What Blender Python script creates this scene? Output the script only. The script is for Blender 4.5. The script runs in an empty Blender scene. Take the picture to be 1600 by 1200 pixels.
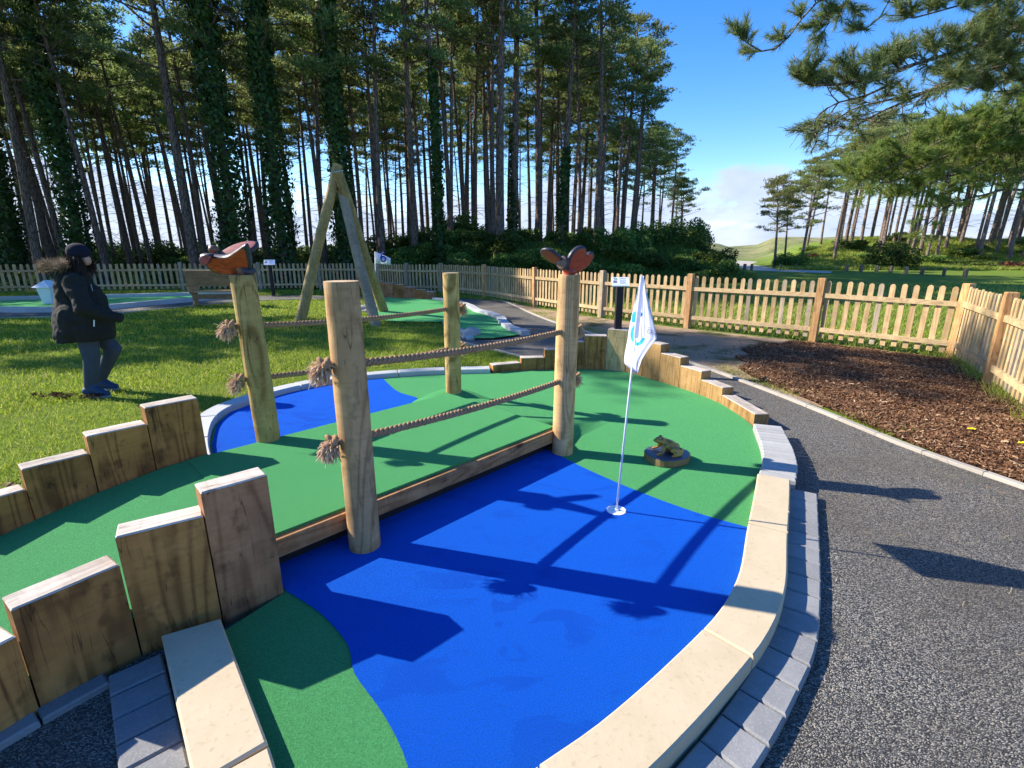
import bpy, bmesh, math, random
import numpy as np
from mathutils import Vector, Matrix, Euler, noise as mnoise
R = math.radians
rnd = random.Random(7)
rng = np.random.default_rng(11)
scene = bpy.context.scene
col = scene.collection

# ------------------------------------------------------------------ camera, sky, sun, exposure
CAM_H, PITCH, FPX = 1.55, R(15.2), 770.0
cam_data = bpy.data.cameras.new('camera')
cam = bpy.data.objects.new('camera', cam_data)
col.objects.link(cam)
cam.location = (0, 0, CAM_H)
cam.rotation_euler = (R(90) - PITCH, 0, 0)
cam_data.sensor_width = 36.0
cam_data.lens = FPX / 1600 * 36.0
cam_data.clip_start = 0.05
cam_data.clip_end = 4000
scene.camera = cam

SUN = Vector((-1.93, 0.53, 1.32)).normalized()
SUN_EL = math.asin(SUN.z)
SUN_ROT = math.atan2(SUN.x, SUN.y)
sd = bpy.data.lights.new('sun', 'SUN')
sd.energy = 5.0
sd.angle = R(0.53)
sd.color = (1.0, 0.93, 0.80)
so = bpy.data.objects.new('sun', sd)
col.objects.link(so)
so.rotation_euler = SUN.to_track_quat('Z', 'Y').to_euler()
so.location = (-10, 4, 12)

world = bpy.data.worlds.new('World')
scene.world = world
world.use_nodes = True
wn = world.node_tree
wn.nodes.clear()
def wnode(t, **k):
    n = wn.nodes.new(t)
    for a, b in k.items():
        setattr(n, a, b)
    return n
w_out = wnode('ShaderNodeOutputWorld')
w_sky = wnode('ShaderNodeTexSky', sky_type='NISHITA', sun_disc=False)
w_sky.sun_elevation = SUN_EL
w_sky.sun_rotation = SUN_ROT
w_sky.air_density = 1.0
w_sky.dust_density = 0.2
w_sky.ozone_density = 3.0
w_hsv = wnode('ShaderNodeHueSaturation')
w_hsv.inputs['Saturation'].default_value = 1.36
w_hsv.inputs['Hue'].default_value = 0.512
w_hsv.inputs['Value'].default_value = 1.0
wn.links.new(w_sky.outputs[0], w_hsv.inputs['Color'])
w_bg = wnode('ShaderNodeBackground')
w_bg.inputs['Strength'].default_value = 0.142
wn.links.new(w_hsv.outputs[0], w_bg.inputs['Color'])
# a bank of white cloud lying low round the horizon
w_tc = wnode('ShaderNodeTexCoord')
w_sep = wnode('ShaderNodeSeparateXYZ')
wn.links.new(w_tc.outputs['Generated'], w_sep.inputs[0])
w_map = wnode('ShaderNodeMapping')
w_map.inputs['Scale'].default_value = (1, 1, 2.2)
w_map.inputs['Location'].default_value = (0.35, 0.1, 0.0)
wn.links.new(w_tc.outputs['Generated'], w_map.inputs[0])
w_noi = wnode('ShaderNodeTexNoise')
w_noi.inputs['Scale'].default_value = 3.2
w_noi.inputs['Detail'].default_value = 9
w_noi.inputs['Roughness'].default_value = 0.55
wn.links.new(w_map.outputs[0], w_noi.inputs[0])
def wmath(op, a, b, clamp=False):
    n = wnode('ShaderNodeMath', operation=op, use_clamp=clamp)
    for i, v in enumerate((a, b)):
        if isinstance(v, (int, float)):
            n.inputs[i].default_value = v
        else:
            wn.links.new(v, n.inputs[i])
    return n.outputs[0]
edge = wmath('MULTIPLY', wmath('SUBTRACT', w_noi.outputs[0], 0.5), 0.34)
edge = wmath('ADD', edge, 0.108)
mask = wmath('MULTIPLY', wmath('SUBTRACT', edge, w_sep.outputs['Z']), 34.0, True)
mask = wmath('MULTIPLY', mask, 0.93)
w_cl = wnode('ShaderNodeBackground')
w_n2 = wnode('ShaderNodeTexNoise')
w_n2.inputs['Scale'].default_value = 9
w_n2.inputs['Detail'].default_value = 6
wn.links.new(w_map.outputs[0], w_n2.inputs[0])
w_cr = wnode('ShaderNodeMix', data_type='RGBA')
w_cr.inputs['A'].default_value = (0.17, 0.24, 0.42, 1)
w_cr.inputs['B'].default_value = (0.53, 0.57, 0.66, 1)
wn.links.new(w_n2.outputs[0], w_cr.inputs['Factor'])
wn.links.new(w_cr.outputs['Result'], w_cl.inputs['Color'])
w_cl.inputs['Strength'].default_value = 1.0
w_mx = wnode('ShaderNodeMixShader')
wn.links.new(mask, w_mx.inputs[0])
wn.links.new(w_bg.outputs[0], w_mx.inputs[1])
wn.links.new(w_cl.outputs[0], w_mx.inputs[2])
wn.links.new(w_mx.outputs[0], w_out.inputs['Surface'])

scene.view_settings.view_transform = 'Standard'
scene.view_settings.look = 'None'
scene.view_settings.gamma = 1
scene.view_settings.use_curve_mapping = False
scene.view_settings.exposure = 1.05
scene.render.engine = 'CYCLES'
scene.cycles.max_bounces = 5
scene.cycles.transparent_max_bounces = 4

# ------------------------------------------------------------------ geometry helpers
_c, _s = math.cos(PITCH), math.sin(PITCH)
def ray(x, y):
    a, b = (x - 800) / FPX, (600 - y) / FPX
    return a, _c + b * _s, -_s + b * _c
def at(x, y, Y):
    """the point at distance Y in front that the photograph shows at x, y"""
    d = ray(x, y); t = Y / d[1]
    return Vector((d[0] * t, Y, CAM_H + d[2] * t))
def gr(x, y, z=-0.05):
    d = ray(x, y); t = (z - CAM_H) / d[2]
    return Vector((d[0] * t, d[1] * t, z))

def tag(o, label=None, cat=None, group=None, kind=None):
    if label: o['label'] = label
    if cat: o['category'] = cat
    if group: o['group'] = group
    if kind: o['kind'] = kind
    return o
def empty(name, loc, label=None, cat=None, group=None):
    o = bpy.data.objects.new(name, None)
    o.empty_display_size = 0.2
    col.objects.link(o)
    o.location = loc
    return tag(o, label, cat, group)

class MB:
    def __init__(self):
        self.v = []; self.f = []; self.m = []
    def add(self, vs, fs, mi=0):
        n = len(self.v)
        self.v += [tuple(p) for p in vs]
        self.f += [tuple(i + n for i in f) for f in fs]
        self.m += [mi] * len(fs)
    def box(self, c, size, rot=None, mi=0):
        x, y, z = size[0] / 2, size[1] / 2, size[2] / 2
        vs = [Vector(p) for p in ((-x,-y,-z),(x,-y,-z),(x,y,-z),(-x,y,-z),(-x,-y,z),(x,-y,z),(x,y,z),(-x,y,z))]
        if rot is not None: vs = [rot @ p for p in vs]
        c = Vector(c)
        self.add([p + c for p in vs], [(0,3,2,1),(4,5,6,7),(0,1,5,4),(1,2,6,5),(2,3,7,6),(3,0,4,7)], mi)
    def tube(self, pts, rad, n=8, caps=True, mi=0, mcap=None):
        pts = [Vector(p) for p in pts]
        if isinstance(rad, (int, float)): rad = [rad] * len(pts)
        vs = []; fs = []
        up = Vector((0.13, 0.31, 0.94)).normalized()
        t0 = (pts[1] - pts[0]).normalized()
        if abs(t0.dot(up)) > 0.95: up = Vector((1, 0.1, 0)).normalized()
        nrm = (up - t0 * up.dot(t0)).normalized()
        for i, p in enumerate(pts):
            a = pts[max(0, i - 1)]; b = pts[min(len(pts) - 1, i + 1)]
            t = (b - a)
            t = t.normalized() if t.length > 1e-9 else t0
            nrm = (nrm - t * nrm.dot(t))
            nrm = nrm.normalized() if nrm.length > 1e-9 else t.orthogonal().normalized()
            bn = t.cross(nrm)
            for k in range(n):
                a_ = 2 * math.pi * k / n
                vs.append(p + (nrm * math.cos(a_) + bn * math.sin(a_)) * rad[i])
        for i in range(len(pts) - 1):
            for k in range(n):
                k2 = (k + 1) % n
                fs.append((i*n+k, i*n+k2, (i+1)*n+k2, (i+1)*n+k))
        self.add(vs, fs, mi)
        if caps:
            base = len(self.v) - len(vs)
            self.f.append(tuple(base + k for k in reversed(range(n)))); self.m.append(mi if mcap is None else mcap)
            e = base + (len(pts) - 1) * n
            self.f.append(tuple(e + k for k in range(n))); self.m.append(mi if mcap is None else mcap)
    def lathe(self, c, prof, n=24, mi=0):
        vs = []; fs = []
        for r_, z in prof:
            for k in range(n):
                a = 2 * math.pi * k / n
                vs.append((c[0] + r_ * math.cos(a), c[1] + r_ * math.sin(a), c[2] + z))
        for i in range(len(prof) - 1):
            for k in range(n):
                k2 = (k + 1) % n
                fs.append((i*n+k, i*n+k2, (i+1)*n+k2, (i+1)*n+k))
        fs.append(tuple(reversed(range(n))))
        e = (len(prof) - 1) * n
        fs.append(tuple(e + k for k in range(n)))
        self.add(vs, fs, mi)
    def slab(self, outline, z0, z1, bevel=0.0, mi=0, mtop=None, ztop=None):
        """a prism over a plan outline, top edge bevelled; ztop(x, y) may vary the top"""
        P = [Vector((p[0], p[1])) for p in outline]
        area = sum(P[i].x * P[(i+1) % len(P)].y - P[(i+1) % len(P)].x * P[i].y for i in range(len(P)))
        if area < 0: P.reverse()
        n = len(P)
        Q = []
        for i in range(n):
            e1 = (P[i] - P[i-1]); e2 = (P[(i+1) % n] - P[i])
            e1 = e1.normalized() if e1.length > 1e-9 else e2.normalized(); e2 = e2.normalized() if e2.length > 1e-9 else e1
            n1 = Vector((-e1.y, e1.x)); n2 = Vector((-e2.y, e2.x))
            b = (n1 + n2)
            b = b / max(0.5, b.length_squared / 2) if b.length > 1e-6 else n1
            Q.append(P[i] + b * bevel)
        zt = (lambda p: z1) if ztop is None else (lambda p: ztop(p.x, p.y))
        vs = [(p.x, p.y, z0) for p in P] + [(p.x, p.y, zt(p) - bevel) for p in P]
        if bevel > 0:
            vs += [(q.x, q.y, zt(q)) for q in Q]
        fs = []; ms = []
        for i in range(n):
            j = (i + 1) % n
            fs.append((i, j, n + j, n + i)); ms.append(mi)
            if bevel > 0:
                fs.append((n+i, n+j, 2*n+j, 2*n+i)); ms.append(mi if mtop is None else mtop)
        k = 2 * n if bevel > 0 else n
        fs.append(tuple(k + i for i in range(n))); ms.append(mi if mtop is None else mtop)
        fs.append(tuple(reversed(range(n)))); ms.append(mi)
        b0 = len(self.v)
        self.v += vs
        self.f += [tuple(i + b0 for i in f) for f in fs]
        self.m += ms
    def build(self, name, mats, parent=None, smooth=False, local=False):
        me = bpy.data.meshes.new(name)
        off = Vector((0, 0, 0)) if (parent is None or local) else world_loc(parent)
        me.from_pydata([(p[0]-off.x, p[1]-off.y, p[2]-off.z) for p in self.v], [], self.f)
        if not isinstance(mats, (list, tuple)): mats = [mats]
        for m_ in mats: me.materials.append(m_)
        if len(mats) > 1: me.polygons.foreach_set('material_index', self.m)
        if smooth: me.polygons.foreach_set('use_smooth', [True] * len(self.f))
        me.update()
        o = bpy.data.objects.new(name, me)
        col.objects.link(o)
        if parent is not None: o.parent = parent
        return o
def world_loc(o):
    v = Vector(o.location)
    while o.parent is not None:
        o = o.parent; v += o.location
    return v
def smooth_angle(o, deg=35):
    me = o.data
    me.polygons.foreach_set('use_smooth', [True] * len(me.polygons))
    bm = bmesh.new(); bm.from_mesh(me)
    for e in bm.edges:
        if len(e.link_faces) == 2 and e.calc_face_angle(0) > R(deg): e.smooth = False
    bm.to_mesh(me); bm.free()

def mesh_np(name, V, F, mats, parent=None, smooth=False):
    V = np.asarray(V, dtype=np.float32); F = np.asarray(F, dtype=np.int32)
    k = F.shape[1]
    me = bpy.data.meshes.new(name)
    me.vertices.add(len(V)); me.vertices.foreach_set('co', V.ravel())
    me.loops.add(F.size); me.loops.foreach_set('vertex_index', F.ravel())
    me.polygons.add(len(F))
    me.polygons.foreach_set('loop_start', np.arange(0, F.size, k, dtype=np.int32))
    me.polygons.foreach_set('loop_total', np.full(len(F), k, dtype=np.int32))
    if smooth: me.polygons.foreach_set('use_smooth', np.ones(len(F), dtype=bool))
    if not isinstance(mats, (list, tuple)): mats = [mats]
    for m_ in mats: me.materials.append(m_)
    me.update(calc_edges=True)
    o = bpy.data.objects.new(name, me)
    col.objects.link(o)
    if parent is not None: o.parent = parent
    return o
def copy_tree(o, parent=None):
    c = o.copy(); col.objects.link(c); c.parent = parent
    for ch in list(o.children): copy_tree(ch, c)
    return c
def spline(pts, step=0.1, closed=False):
    P = [Vector(p) for p in pts]; n = len(P); out = []
    rng_ = range(n if closed else n - 1)
    for i in rng_:
        if closed: p0, p1, p2, p3 = P[i-1], P[i], P[(i+1) % n], P[(i+2) % n]
        else: p0, p1, p2, p3 = P[max(0, i-1)], P[i], P[i+1], P[min(n-1, i+2)]
        k = max(1, int((p2 - p1).length / step))
        for j in range(k):
            t = j / k
            out.append(0.5 * ((2*p1) + (p2-p0)*t + (2*p0-5*p1+4*p2-p3)*t*t + (3*p1-p0-3*p2+p3)*t*t*t))
    if not closed: out.append(P[-1])
    return out
def in_poly(X, Y, poly):
    ins = np.zeros(X.shape, dtype=bool); n = len(poly); j = n - 1
    for i in range(n):
        xi, yi = poly[i][0], poly[i][1]; xj, yj = poly[j][0], poly[j][1]
        c = ((yi > Y) != (yj > Y)) & (X < (xj - xi) * (Y - yi) / (yj - yi + 1e-12) + xi)
        ins ^= c; j = i
    return ins
def sheet(name, poly, z, m, kind='structure'):
    me = bpy.data.meshes.new(name)
    me.from_pydata([(p[0], p[1], z) for p in poly], [], [tuple(range(len(poly)))])
    me.materials.append(m); me.update()
    if me.polygons[0].normal.z < 0: me.flip_normals()
    o = bpy.data.objects.new(name, me); col.objects.link(o)
    if kind: o['kind'] = kind
    return o

# ------------------------------------------------------------------ materials
class NT:
    def __init__(self, name, rough=0.8, spec=0.3):
        self.m = bpy.data.materials.new(name); self.m.use_nodes = True
        self.t = self.m.node_tree; self.t.nodes.clear()
        self.out = self.n('ShaderNodeOutputMaterial')
        self.b = self.n('ShaderNodeBsdfPrincipled')
        self.b.inputs['Roughness'].default_value = rough
        self.b.inputs['Specular IOR Level'].default_value = spec
        self.l(self.b.outputs[0], self.out.inputs['Surface'])
    def n(self, t, **k):
        x = self.t.nodes.new(t)
        for a, b in k.items(): setattr(x, a, b)
        return x
    def l(self, a, b): self.t.links.new(a, b)
    def set(self, sock, v):
        if isinstance(v, (int, float)): sock.default_value = v
        elif isinstance(v, (tuple, list)): sock.default_value = tuple(v) + ((1,) if len(v) == 3 and sock.type == 'RGBA' else ())
        else: self.l(v, sock)
    def math(self, op, a, b=0.0, c=None, clamp=False):
        x = self.n('ShaderNodeMath', operation=op, use_clamp=clamp)
        self.set(x.inputs[0], a); self.set(x.inputs[1], b)
        if c is not None: self.set(x.inputs[2], c)
        return x.outputs[0]
    def coords(self, scale=(1, 1, 1), kind='Object', rand=False):
        tc = self.n('ShaderNodeTexCoord')
        v = tc.outputs[kind]
        if rand:
            oi = self.n('ShaderNodeObjectInfo')
            sc = self.n('ShaderNodeVectorMath', operation='SCALE')
            cb = self.n('ShaderNodeCombineXYZ')
            self.l(oi.outputs['Random'], cb.inputs[0])
            self.l(self.math('FRACT', self.math('MULTIPLY', oi.outputs['Random'], 17.3)), cb.inputs[1])
            self.l(self.math('FRACT', self.math('MULTIPLY', oi.outputs['Random'], 71.7)), cb.inputs[2])
            self.l(cb.outputs[0], sc.inputs[0]); sc.inputs['Scale'].default_value = 37.0
            ad = self.n('ShaderNodeVectorMath', operation='ADD')
            self.l(v, ad.inputs[0]); self.l(sc.outputs[0], ad.inputs[1]); v = ad.outputs[0]
        mp = self.n('ShaderNodeMapping'); mp.inputs['Scale'].default_value = scale
        self.l(v, mp.inputs[0])
        return mp.outputs[0]
    def noise(self, vec, scale, detail=4, rough=0.55, dist=0.0):
        x = self.n('ShaderNodeTexNoise')
        self.l(vec, x.inputs['Vector']); x.inputs['Scale'].default_value = scale
        x.inputs['Detail'].default_value = detail; x.inputs['Roughness'].default_value = rough
        x.inputs['Distortion'].default_value = dist
        return x.outputs[0]
    def ramp(self, f, stops, interp='LINEAR'):
        x = self.n('ShaderNodeValToRGB'); x.color_ramp.interpolation = interp
        e = x.color_ramp.elements
        while len(e) < len(stops): e.new(0.5)
        for i, (p, c) in enumerate(stops):
            e[i].position = p; e[i].color = tuple(c) + (1,) if len(c) == 3 else c
        self.l(f, x.inputs[0]); return x.outputs[0]
    def mix(self, f, a, b, mode='MIX'):
        x = self.n('ShaderNodeMix', data_type='RGBA', blend_type=mode)
        self.set(x.inputs['Factor'], f)
        for s, v in (('A', a), ('B', b)):
            sock = [i for i in x.inputs if i.name == s and i.type == 'RGBA'][0]
            self.set(sock, v)
        return [o for o in x.outputs if o.type == 'RGBA'][0]
    def bump(self, h, strength=0.4, dist=0.01):
        x = self.n('ShaderNodeBump'); x.inputs['Strength'].default_value = strength
        x.inputs['Distance'].default_value = dist
        self.l(h, x.inputs['Height']); self.l(x.outputs[0], self.b.inputs['Normal'])
    def color(self, v): self.set(self.b.inputs['Base Color'], v)

def flat(name, c, rough=0.7, spec=0.3, metal=0.0, var=0.12):
    t = NT(name, rough, spec)
    f = t.noise(t.coords(), 14, 5)
    t.color(t.mix(f, tuple(x * (1 - var) for x in c), tuple(min(1, x * (1 + var)) for x in c)))
    t.b.inputs['Metallic'].default_value = metal
    return t.m

def wood(name, lo, hi, dark, grain_z=True, stretch=0.10, lines=46, knots=0.5, stain=0.4, crack=True, scale=5.0, rough=0.72, axis='Z', tone=0.0):
    """sawn or turned timber: contour lines of a long drawn noise, knots, cracks and stains"""
    t = NT(name, rough, 0.25)
    sc = {'Z': (1, 1, stretch), 'X': (stretch, 1, 1), 'Y': (1, stretch, 1)}[axis]
    v = t.coords(sc, rand=True)
    f = t.noise(v, scale, 2, 0.35, 0.5)
    ln = t.math('SINE', t.math('MULTIPLY', f, lines * 3.1))
    ln = t.math('MULTIPLY_ADD', ln, 0.5, 0.5)
    ln = t.math('POWER', ln, 2.6)
    fine = t.noise(t.coords({'Z': (1, 1, 0.035), 'X': (0.035, 1, 1), 'Y': (1, 0.035, 1)}[axis], rand=True), 120, 5, 0.65)
    iso = t.coords((1, 1, 1), rand=True)
    big = t.noise(iso, 2.6, 4, 0.6)
    base = t.mix(t.math('MULTIPLY_ADD', ln, 0.75, t.math('MULTIPLY', fine, 0.45)), hi, lo)
    base = t.mix(t.math('MULTIPLY', t.ramp(big, [(0.42, (0, 0, 0)), (0.68, (1, 1, 1))]), stain), base, dark)
    bl = t.noise(t.coords({'Z': (1, 1, 0.7), 'X': (0.7, 1, 1), 'Y': (1, 0.7, 1)}[axis], rand=True), 11, 3, 0.6)
    base = t.mix(t.math('MULTIPLY', t.ramp(bl, [(0.60, (0, 0, 0)), (0.70, (1, 1, 1))]), 0.55 * min(1.0, stain * 1.6)), base, tuple(x * 0.7 for x in dark))
    bl2 = t.noise(iso, 5.5, 5, 0.65)
    base = t.mix(t.math('MULTIPLY', t.ramp(bl2, [(0.30, (1, 1, 1)), (0.50, (0, 0, 0))]), 0.45), base, tuple(min(1, x * 1.35 + 0.02) for x in hi))
    saw = t.noise(t.coords({'Z': (0.12, 0.12, 1), 'X': (1, 0.12, 0.12), 'Y': (0.12, 1, 0.12)}[axis], rand=True), 55, 2, 0.5)
    base = t.mix(t.math('MULTIPLY', t.ramp(saw, [(0.5, (0, 0, 0)), (0.75, (1, 1, 1))]), 0.22), base, tuple(x * 0.8 for x in dark))
    # knots
    kv = t.coords({'Z': (1, 1, 0.55), 'X': (0.55, 1, 1), 'Y': (1, 0.55, 1)}[axis], rand=True)
    vo = t.n('ShaderNodeTexVoronoi'); vo.inputs['Scale'].default_value = 4.2
    t.l(kv, vo.inputs['Vector'])
    kd = vo.outputs['Distance']
    kk = t.ramp(kd, [(0.05, (1, 1, 1)), (0.13, (0, 0, 0))])
    rg = t.math('MULTIPLY_ADD', t.math('SINE', t.math('MULTIPLY', kd, 95.0)), 0.5, 0.5)
    rg = t.math('MULTIPLY', rg, t.ramp(kd, [(0.08, (1, 1, 1)), (0.24, (0, 0, 0))]))
    sel = t.n('ShaderNodeSeparateColor'); t.l(vo.outputs['Color'], sel.inputs[0])
    pick = t.ramp(sel.outputs[0], [(0.50, (0, 0, 0)), (0.55, (1, 1, 1))])
    base = t.mix(t.math('MULTIPLY', t.math('MULTIPLY', rg, pick), knots * 0.7), base, tuple(x * 0.8 for x in dark))
    base = t.mix(t.math('MULTIPLY', t.math('MULTIPLY', kk, pick), knots), base, tuple(x * 0.35 for x in dark))
    oi = t.n('ShaderNodeObjectInfo')
    hv = t.n('ShaderNodeHueSaturation')
    hv.inputs['Saturation'].default_value = 1.0
    t.l(t.math('MULTIPLY_ADD', oi.outputs['Random'], 0.45, 0.80), hv.inputs['Value'])
    t.l(base, hv.inputs['Color'])
    base = hv.outputs[0]
    h = t.math('MULTIPLY_ADD', fine, 0.6, t.math('MULTIPLY', ln, 0.3))
    if crack:
        cr = t.noise(t.coords({'Z': (1, 1, 0.06), 'X': (0.06, 1, 1), 'Y': (1, 0.06, 1)}[axis], rand=True), 26, 2, 0.4)
        c2 = t.ramp(t.math('ABSOLUTE', t.math('SUBTRACT', cr, 0.5)), [(0.0, (1, 1, 1)), (0.011, (0, 0, 0))])
        gate = t.ramp(big, [(0.42, (0, 0, 0)), (0.52, (1, 1, 1))])
        c2 = t.math('MULTIPLY', c2, gate)
        base = t.mix(t.math('MULTIPLY', c2, 0.75), base, tuple(x * 0.2 for x in dark))
        h = t.math('SUBTRACT', h, c2)
    t.color(base)
    t.bump(h, 0.5, 0.003)
    return t.m

M = {}
M['sleeper'] = wood('sleeper_face', (0.22, 0.094, 0.024), (0.49, 0.225, 0.062), (0.10, 0.040, 0.014), stain=0.6, knots=0.9, lines=20)
M['sleeper_top_glare'] = wood('sleeper_top_glare', (0.42, 0.34, 0.27), (0.62, 0.54, 0.45), (0.22, 0.17, 0.13), stain=0.3, axis='X', lines=20, scale=9, knots=0.2)  # sawn tops, paler still: the sun's glare is put into their colour
M['sleeper_pink'] = wood('sleeper_pinkish', (0.26, 0.108, 0.045), (0.46, 0.215, 0.095), (0.10, 0.040, 0.022), stain=0.6, knots=0.9, lines=18)
M['sleeper_pale'] = wood('sleeper_pale', (0.42, 0.27, 0.11), (0.62, 0.44, 0.21), (0.25, 0.15, 0.055), stain=0.3, knots=0.4, lines=24)
M['sleeper_gold'] = wood('sleeper_golden', (0.32, 0.17, 0.055), (0.47, 0.28, 0.11), (0.17, 0.085, 0.03), stain=0.4, knots=0.6, lines=30)
M['post_round'] = wood('round_post_timber', (0.34, 0.185, 0.075), (0.60, 0.365, 0.165), (0.24, 0.135, 0.06), stretch=0.16, stain=0.5, knots=0.6, lines=26, scale=4.0)
M['post_green'] = wood('round_post_treated', (0.24, 0.14, 0.035), (0.58, 0.40, 0.14), (0.20, 0.12, 0.04), stretch=0.20, stain=0.35, knots=0.5, lines=22, scale=4.4)
M['post_end'] = wood('round_post_end', (0.48, 0.33, 0.19), (0.60, 0.45, 0.28), (0.3, 0.2, 0.1), axis='X', stretch=1.0, knots=0, stain=0.2)
M['pole_weathered'] = wood('weathered_pole', (0.27, 0.20, 0.12), (0.42, 0.33, 0.21), (0.16, 0.115, 0.065), stain=0.5, knots=0.5)
M['pole'] = wood('tripod_pole', (0.28, 0.185, 0.065), (0.46, 0.335, 0.14), (0.16, 0.105, 0.04), stain=0.4, knots=0.4)
M['fence'] = wood('fence_timber', (0.38, 0.245, 0.115), (0.54, 0.38, 0.195), (0.28, 0.175, 0.08), stain=0.35, knots=0.45, crack=False, lines=18)
M['fence_rail'] = wood('fence_rail_timber', (0.41, 0.275, 0.135), (0.57, 0.42, 0.23), (0.30, 0.20, 0.095), stain=0.3, knots=0.4, crack=False, axis='X', stretch=0.2)
M['fence_grey'] = wood('fence_timber_weathered', (0.28, 0.215, 0.14), (0.42, 0.33, 0.22), (0.19, 0.14, 0.085), stain=0.3, knots=0.4, crack=False, lines=18)
M['fence_post'] = wood('fence_post_timber', (0.40, 0.205, 0.08), (0.58, 0.335, 0.145), (0.27, 0.13, 0.05), stain=0.35, knots=0.5, lines=18)
M['beam'] = wood('deck_beam', (0.26, 0.12, 0.045), (0.42, 0.22, 0.09), (0.12, 0.055, 0.025), axis='X', stain=0.55, knots=0.9, lines=26)
M['bench'] = wood('bench_timber', (0.22, 0.12, 0.05), (0.34, 0.20, 0.09), (0.13, 0.07, 0.03), axis='X', stain=0.4, knots=0.4)
M['bench_pale'] = wood('bench_end_timber', (0.38, 0.24, 0.12), (0.50, 0.33, 0.18), (0.25, 0.15, 0.08), stain=0.3)
M['dark_board'] = flat('dark_board', (0.016, 0.015, 0.017), 0.85)
M['dark_post'] = flat('dark_stained_post', (0.022, 0.014, 0.018), 0.6)
M['white'] = flat('white_paint', (0.78, 0.79, 0.82), 0.45, var=0.04)
M['pole_white'] = flat('flag_pole_white', (0.72, 0.74, 0.78), 0.3, var=0.05)
M['board_white'] = flat('sign_board_white', (0.74, 0.76, 0.84), 0.4, var=0.03)
M['ink_dark'] = flat('sign_print_dark', (0.03, 0.04, 0.06), 0.6)
M['ink_grey'] = flat('sign_print_grey', (0.45, 0.46, 0.50), 0.6)
M['ink_green'] = flat('sign_print_green', (0.12, 0.30, 0.14), 0.6)
M['ink_blue'] = flat('flag_print_blue', (0.02, 0.30, 0.78), 0.7)
M['ink_deep'] = flat('flag_print_deep_blue', (0.01, 0.06, 0.35), 0.7)

def turf(name, c, blot=0.0, blotc=(0, 0, 0)):
    t = NT(name, 0.95, 0.12)
    v = t.coords()
    n1 = t.noise(v, 170, 6, 0.8)
    n2 = t.noise(v, 1.7, 5, 0.6)
    n3 = t.noise(v, 60, 3, 0.6)
    a = t.mix(t.ramp(n1, [(0.34, (0, 0, 0)), (0.66, (1, 1, 1))]), tuple(x * 0.45 for x in c), tuple(x * 1.50 for x in c))
    a = t.mix(t.math('MULTIPLY', n2, 0.35), a, tuple(x * 0.70 for x in c))
    a = t.mix(t.math('MULTIPLY', t.ramp(n3, [(0.62, (0, 0, 0)), (0.72, (1, 1, 1))]), 0.16), a, tuple(x * 0.5 for x in c))
    if blot > 0:
        vb = t.coords((1.0, 1.9, 1.0))
        nb = t.noise(vb, 3.4, 3, 0.5, 0.8)
        gate = t.noise(v, 0.9, 2, 0.5)
        f = t.math('MULTIPLY', t.ramp(nb, [(0.555, (0, 0, 0)), (0.585, (1, 1, 1))]), t.ramp(gate, [(0.38, (0, 0, 0)), (0.56, (1, 1, 1))]))
        a = t.mix(t.math('MULTIPLY', f, blot), a, blotc)
    t.color(a)
    t.b.inputs['Sheen Weight'].default_value = 0.35
    t.b.inputs['Sheen Roughness'].default_value = 0.45
    t.set(t.b.inputs['Sheen Tint'], tuple(min(1, x * 2.2 + 0.02) for x in c) + (1,))
    t.bump(t.noise(v, 190, 6, 0.8), 1.0, 0.009)
    return t.m
M['turf_green'] = turf('green_turf', (0.070, 0.290, 0.098))
M['turf_blue'] = turf('blue_turf', (0.0022, 0.090, 0.53), 0.34, (0.001, 0.028, 0.30))

def cream_stone():
    t = NT('cream_stone', 0.85, 0.2)
    v = t.coords((1, 1, 1), rand=True)
    n = t.noise(v, 6, 6, 0.65); n2 = t.noise(v, 45, 4, 0.6)
    a = t.mix(n, (0.44, 0.345, 0.215), (0.60, 0.495, 0.34))
    a = t.mix(t.math('MULTIPLY', t.ramp(n2, [(0.58, (0, 0, 0)), (0.75, (1, 1, 1))]), 0.5), a, (0.30, 0.22, 0.13))
    vo = t.n('ShaderNodeTexVoronoi'); vo.inputs['Scale'].default_value = 17; t.l(v, vo.inputs['Vector'])
    pits = t.ramp(vo.outputs['Distance'], [(0.03, (1, 1, 1)), (0.075, (0, 0, 0))])
    sc = t.noise(t.coords((1, 2.5, 1), rand=True), 9, 5, 0.75, 1.0)
    scr = t.ramp(t.math('ABSOLUTE', t.math('SUBTRACT', sc, 0.5)), [(0, (1, 1, 1)), (0.010, (0, 0, 0))])
    gate = t.ramp(n, [(0.52, (0, 0, 0)), (0.62, (1, 1, 1))])
    a = t.mix(t.math('MULTIPLY', pits, t.math('MULTIPLY', gate, 0.5)), a, (0.16, 0.11, 0.07))
    a = t.mix(t.math('MULTIPLY', t.math('MULTIPLY', scr, gate), 0.30), a, (0.25, 0.19, 0.12))
    t.color(a); t.bump(t.math('ADD', t.math('MULTIPLY', n2, 0.5), n), 0.35, 0.004)
    return t.m
M['cream'] = cream_stone()
def grey_stone(name, lo, hi, bumps=0.5):
    t = NT(name, 0.8, 0.3)
    v = t.coords((1, 1, 1), rand=True)
    n = t.noise(v, 9, 6, 0.7); n2 = t.noise(v, 130, 3, 0.6)
    oi = t.n('ShaderNodeObjectInfo')
    a = t.mix(n, lo, hi)
    a = t.mix(t.math('MULTIPLY', oi.outputs['Random'], 0.35), a, tuple(x * 0.6 for x in lo))
    a = t.mix(t.math('MULTIPLY', t.ramp(n2, [(0.55, (0, 0, 0)), (0.7, (1, 1, 1))]), 0.3), a, tuple(x * 1.4 for x in hi))
    t.color(a); t.bump(t.math('ADD', t.math('MULTIPLY', n2, 0.4), n), bumps, 0.006)
    return t.m
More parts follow.
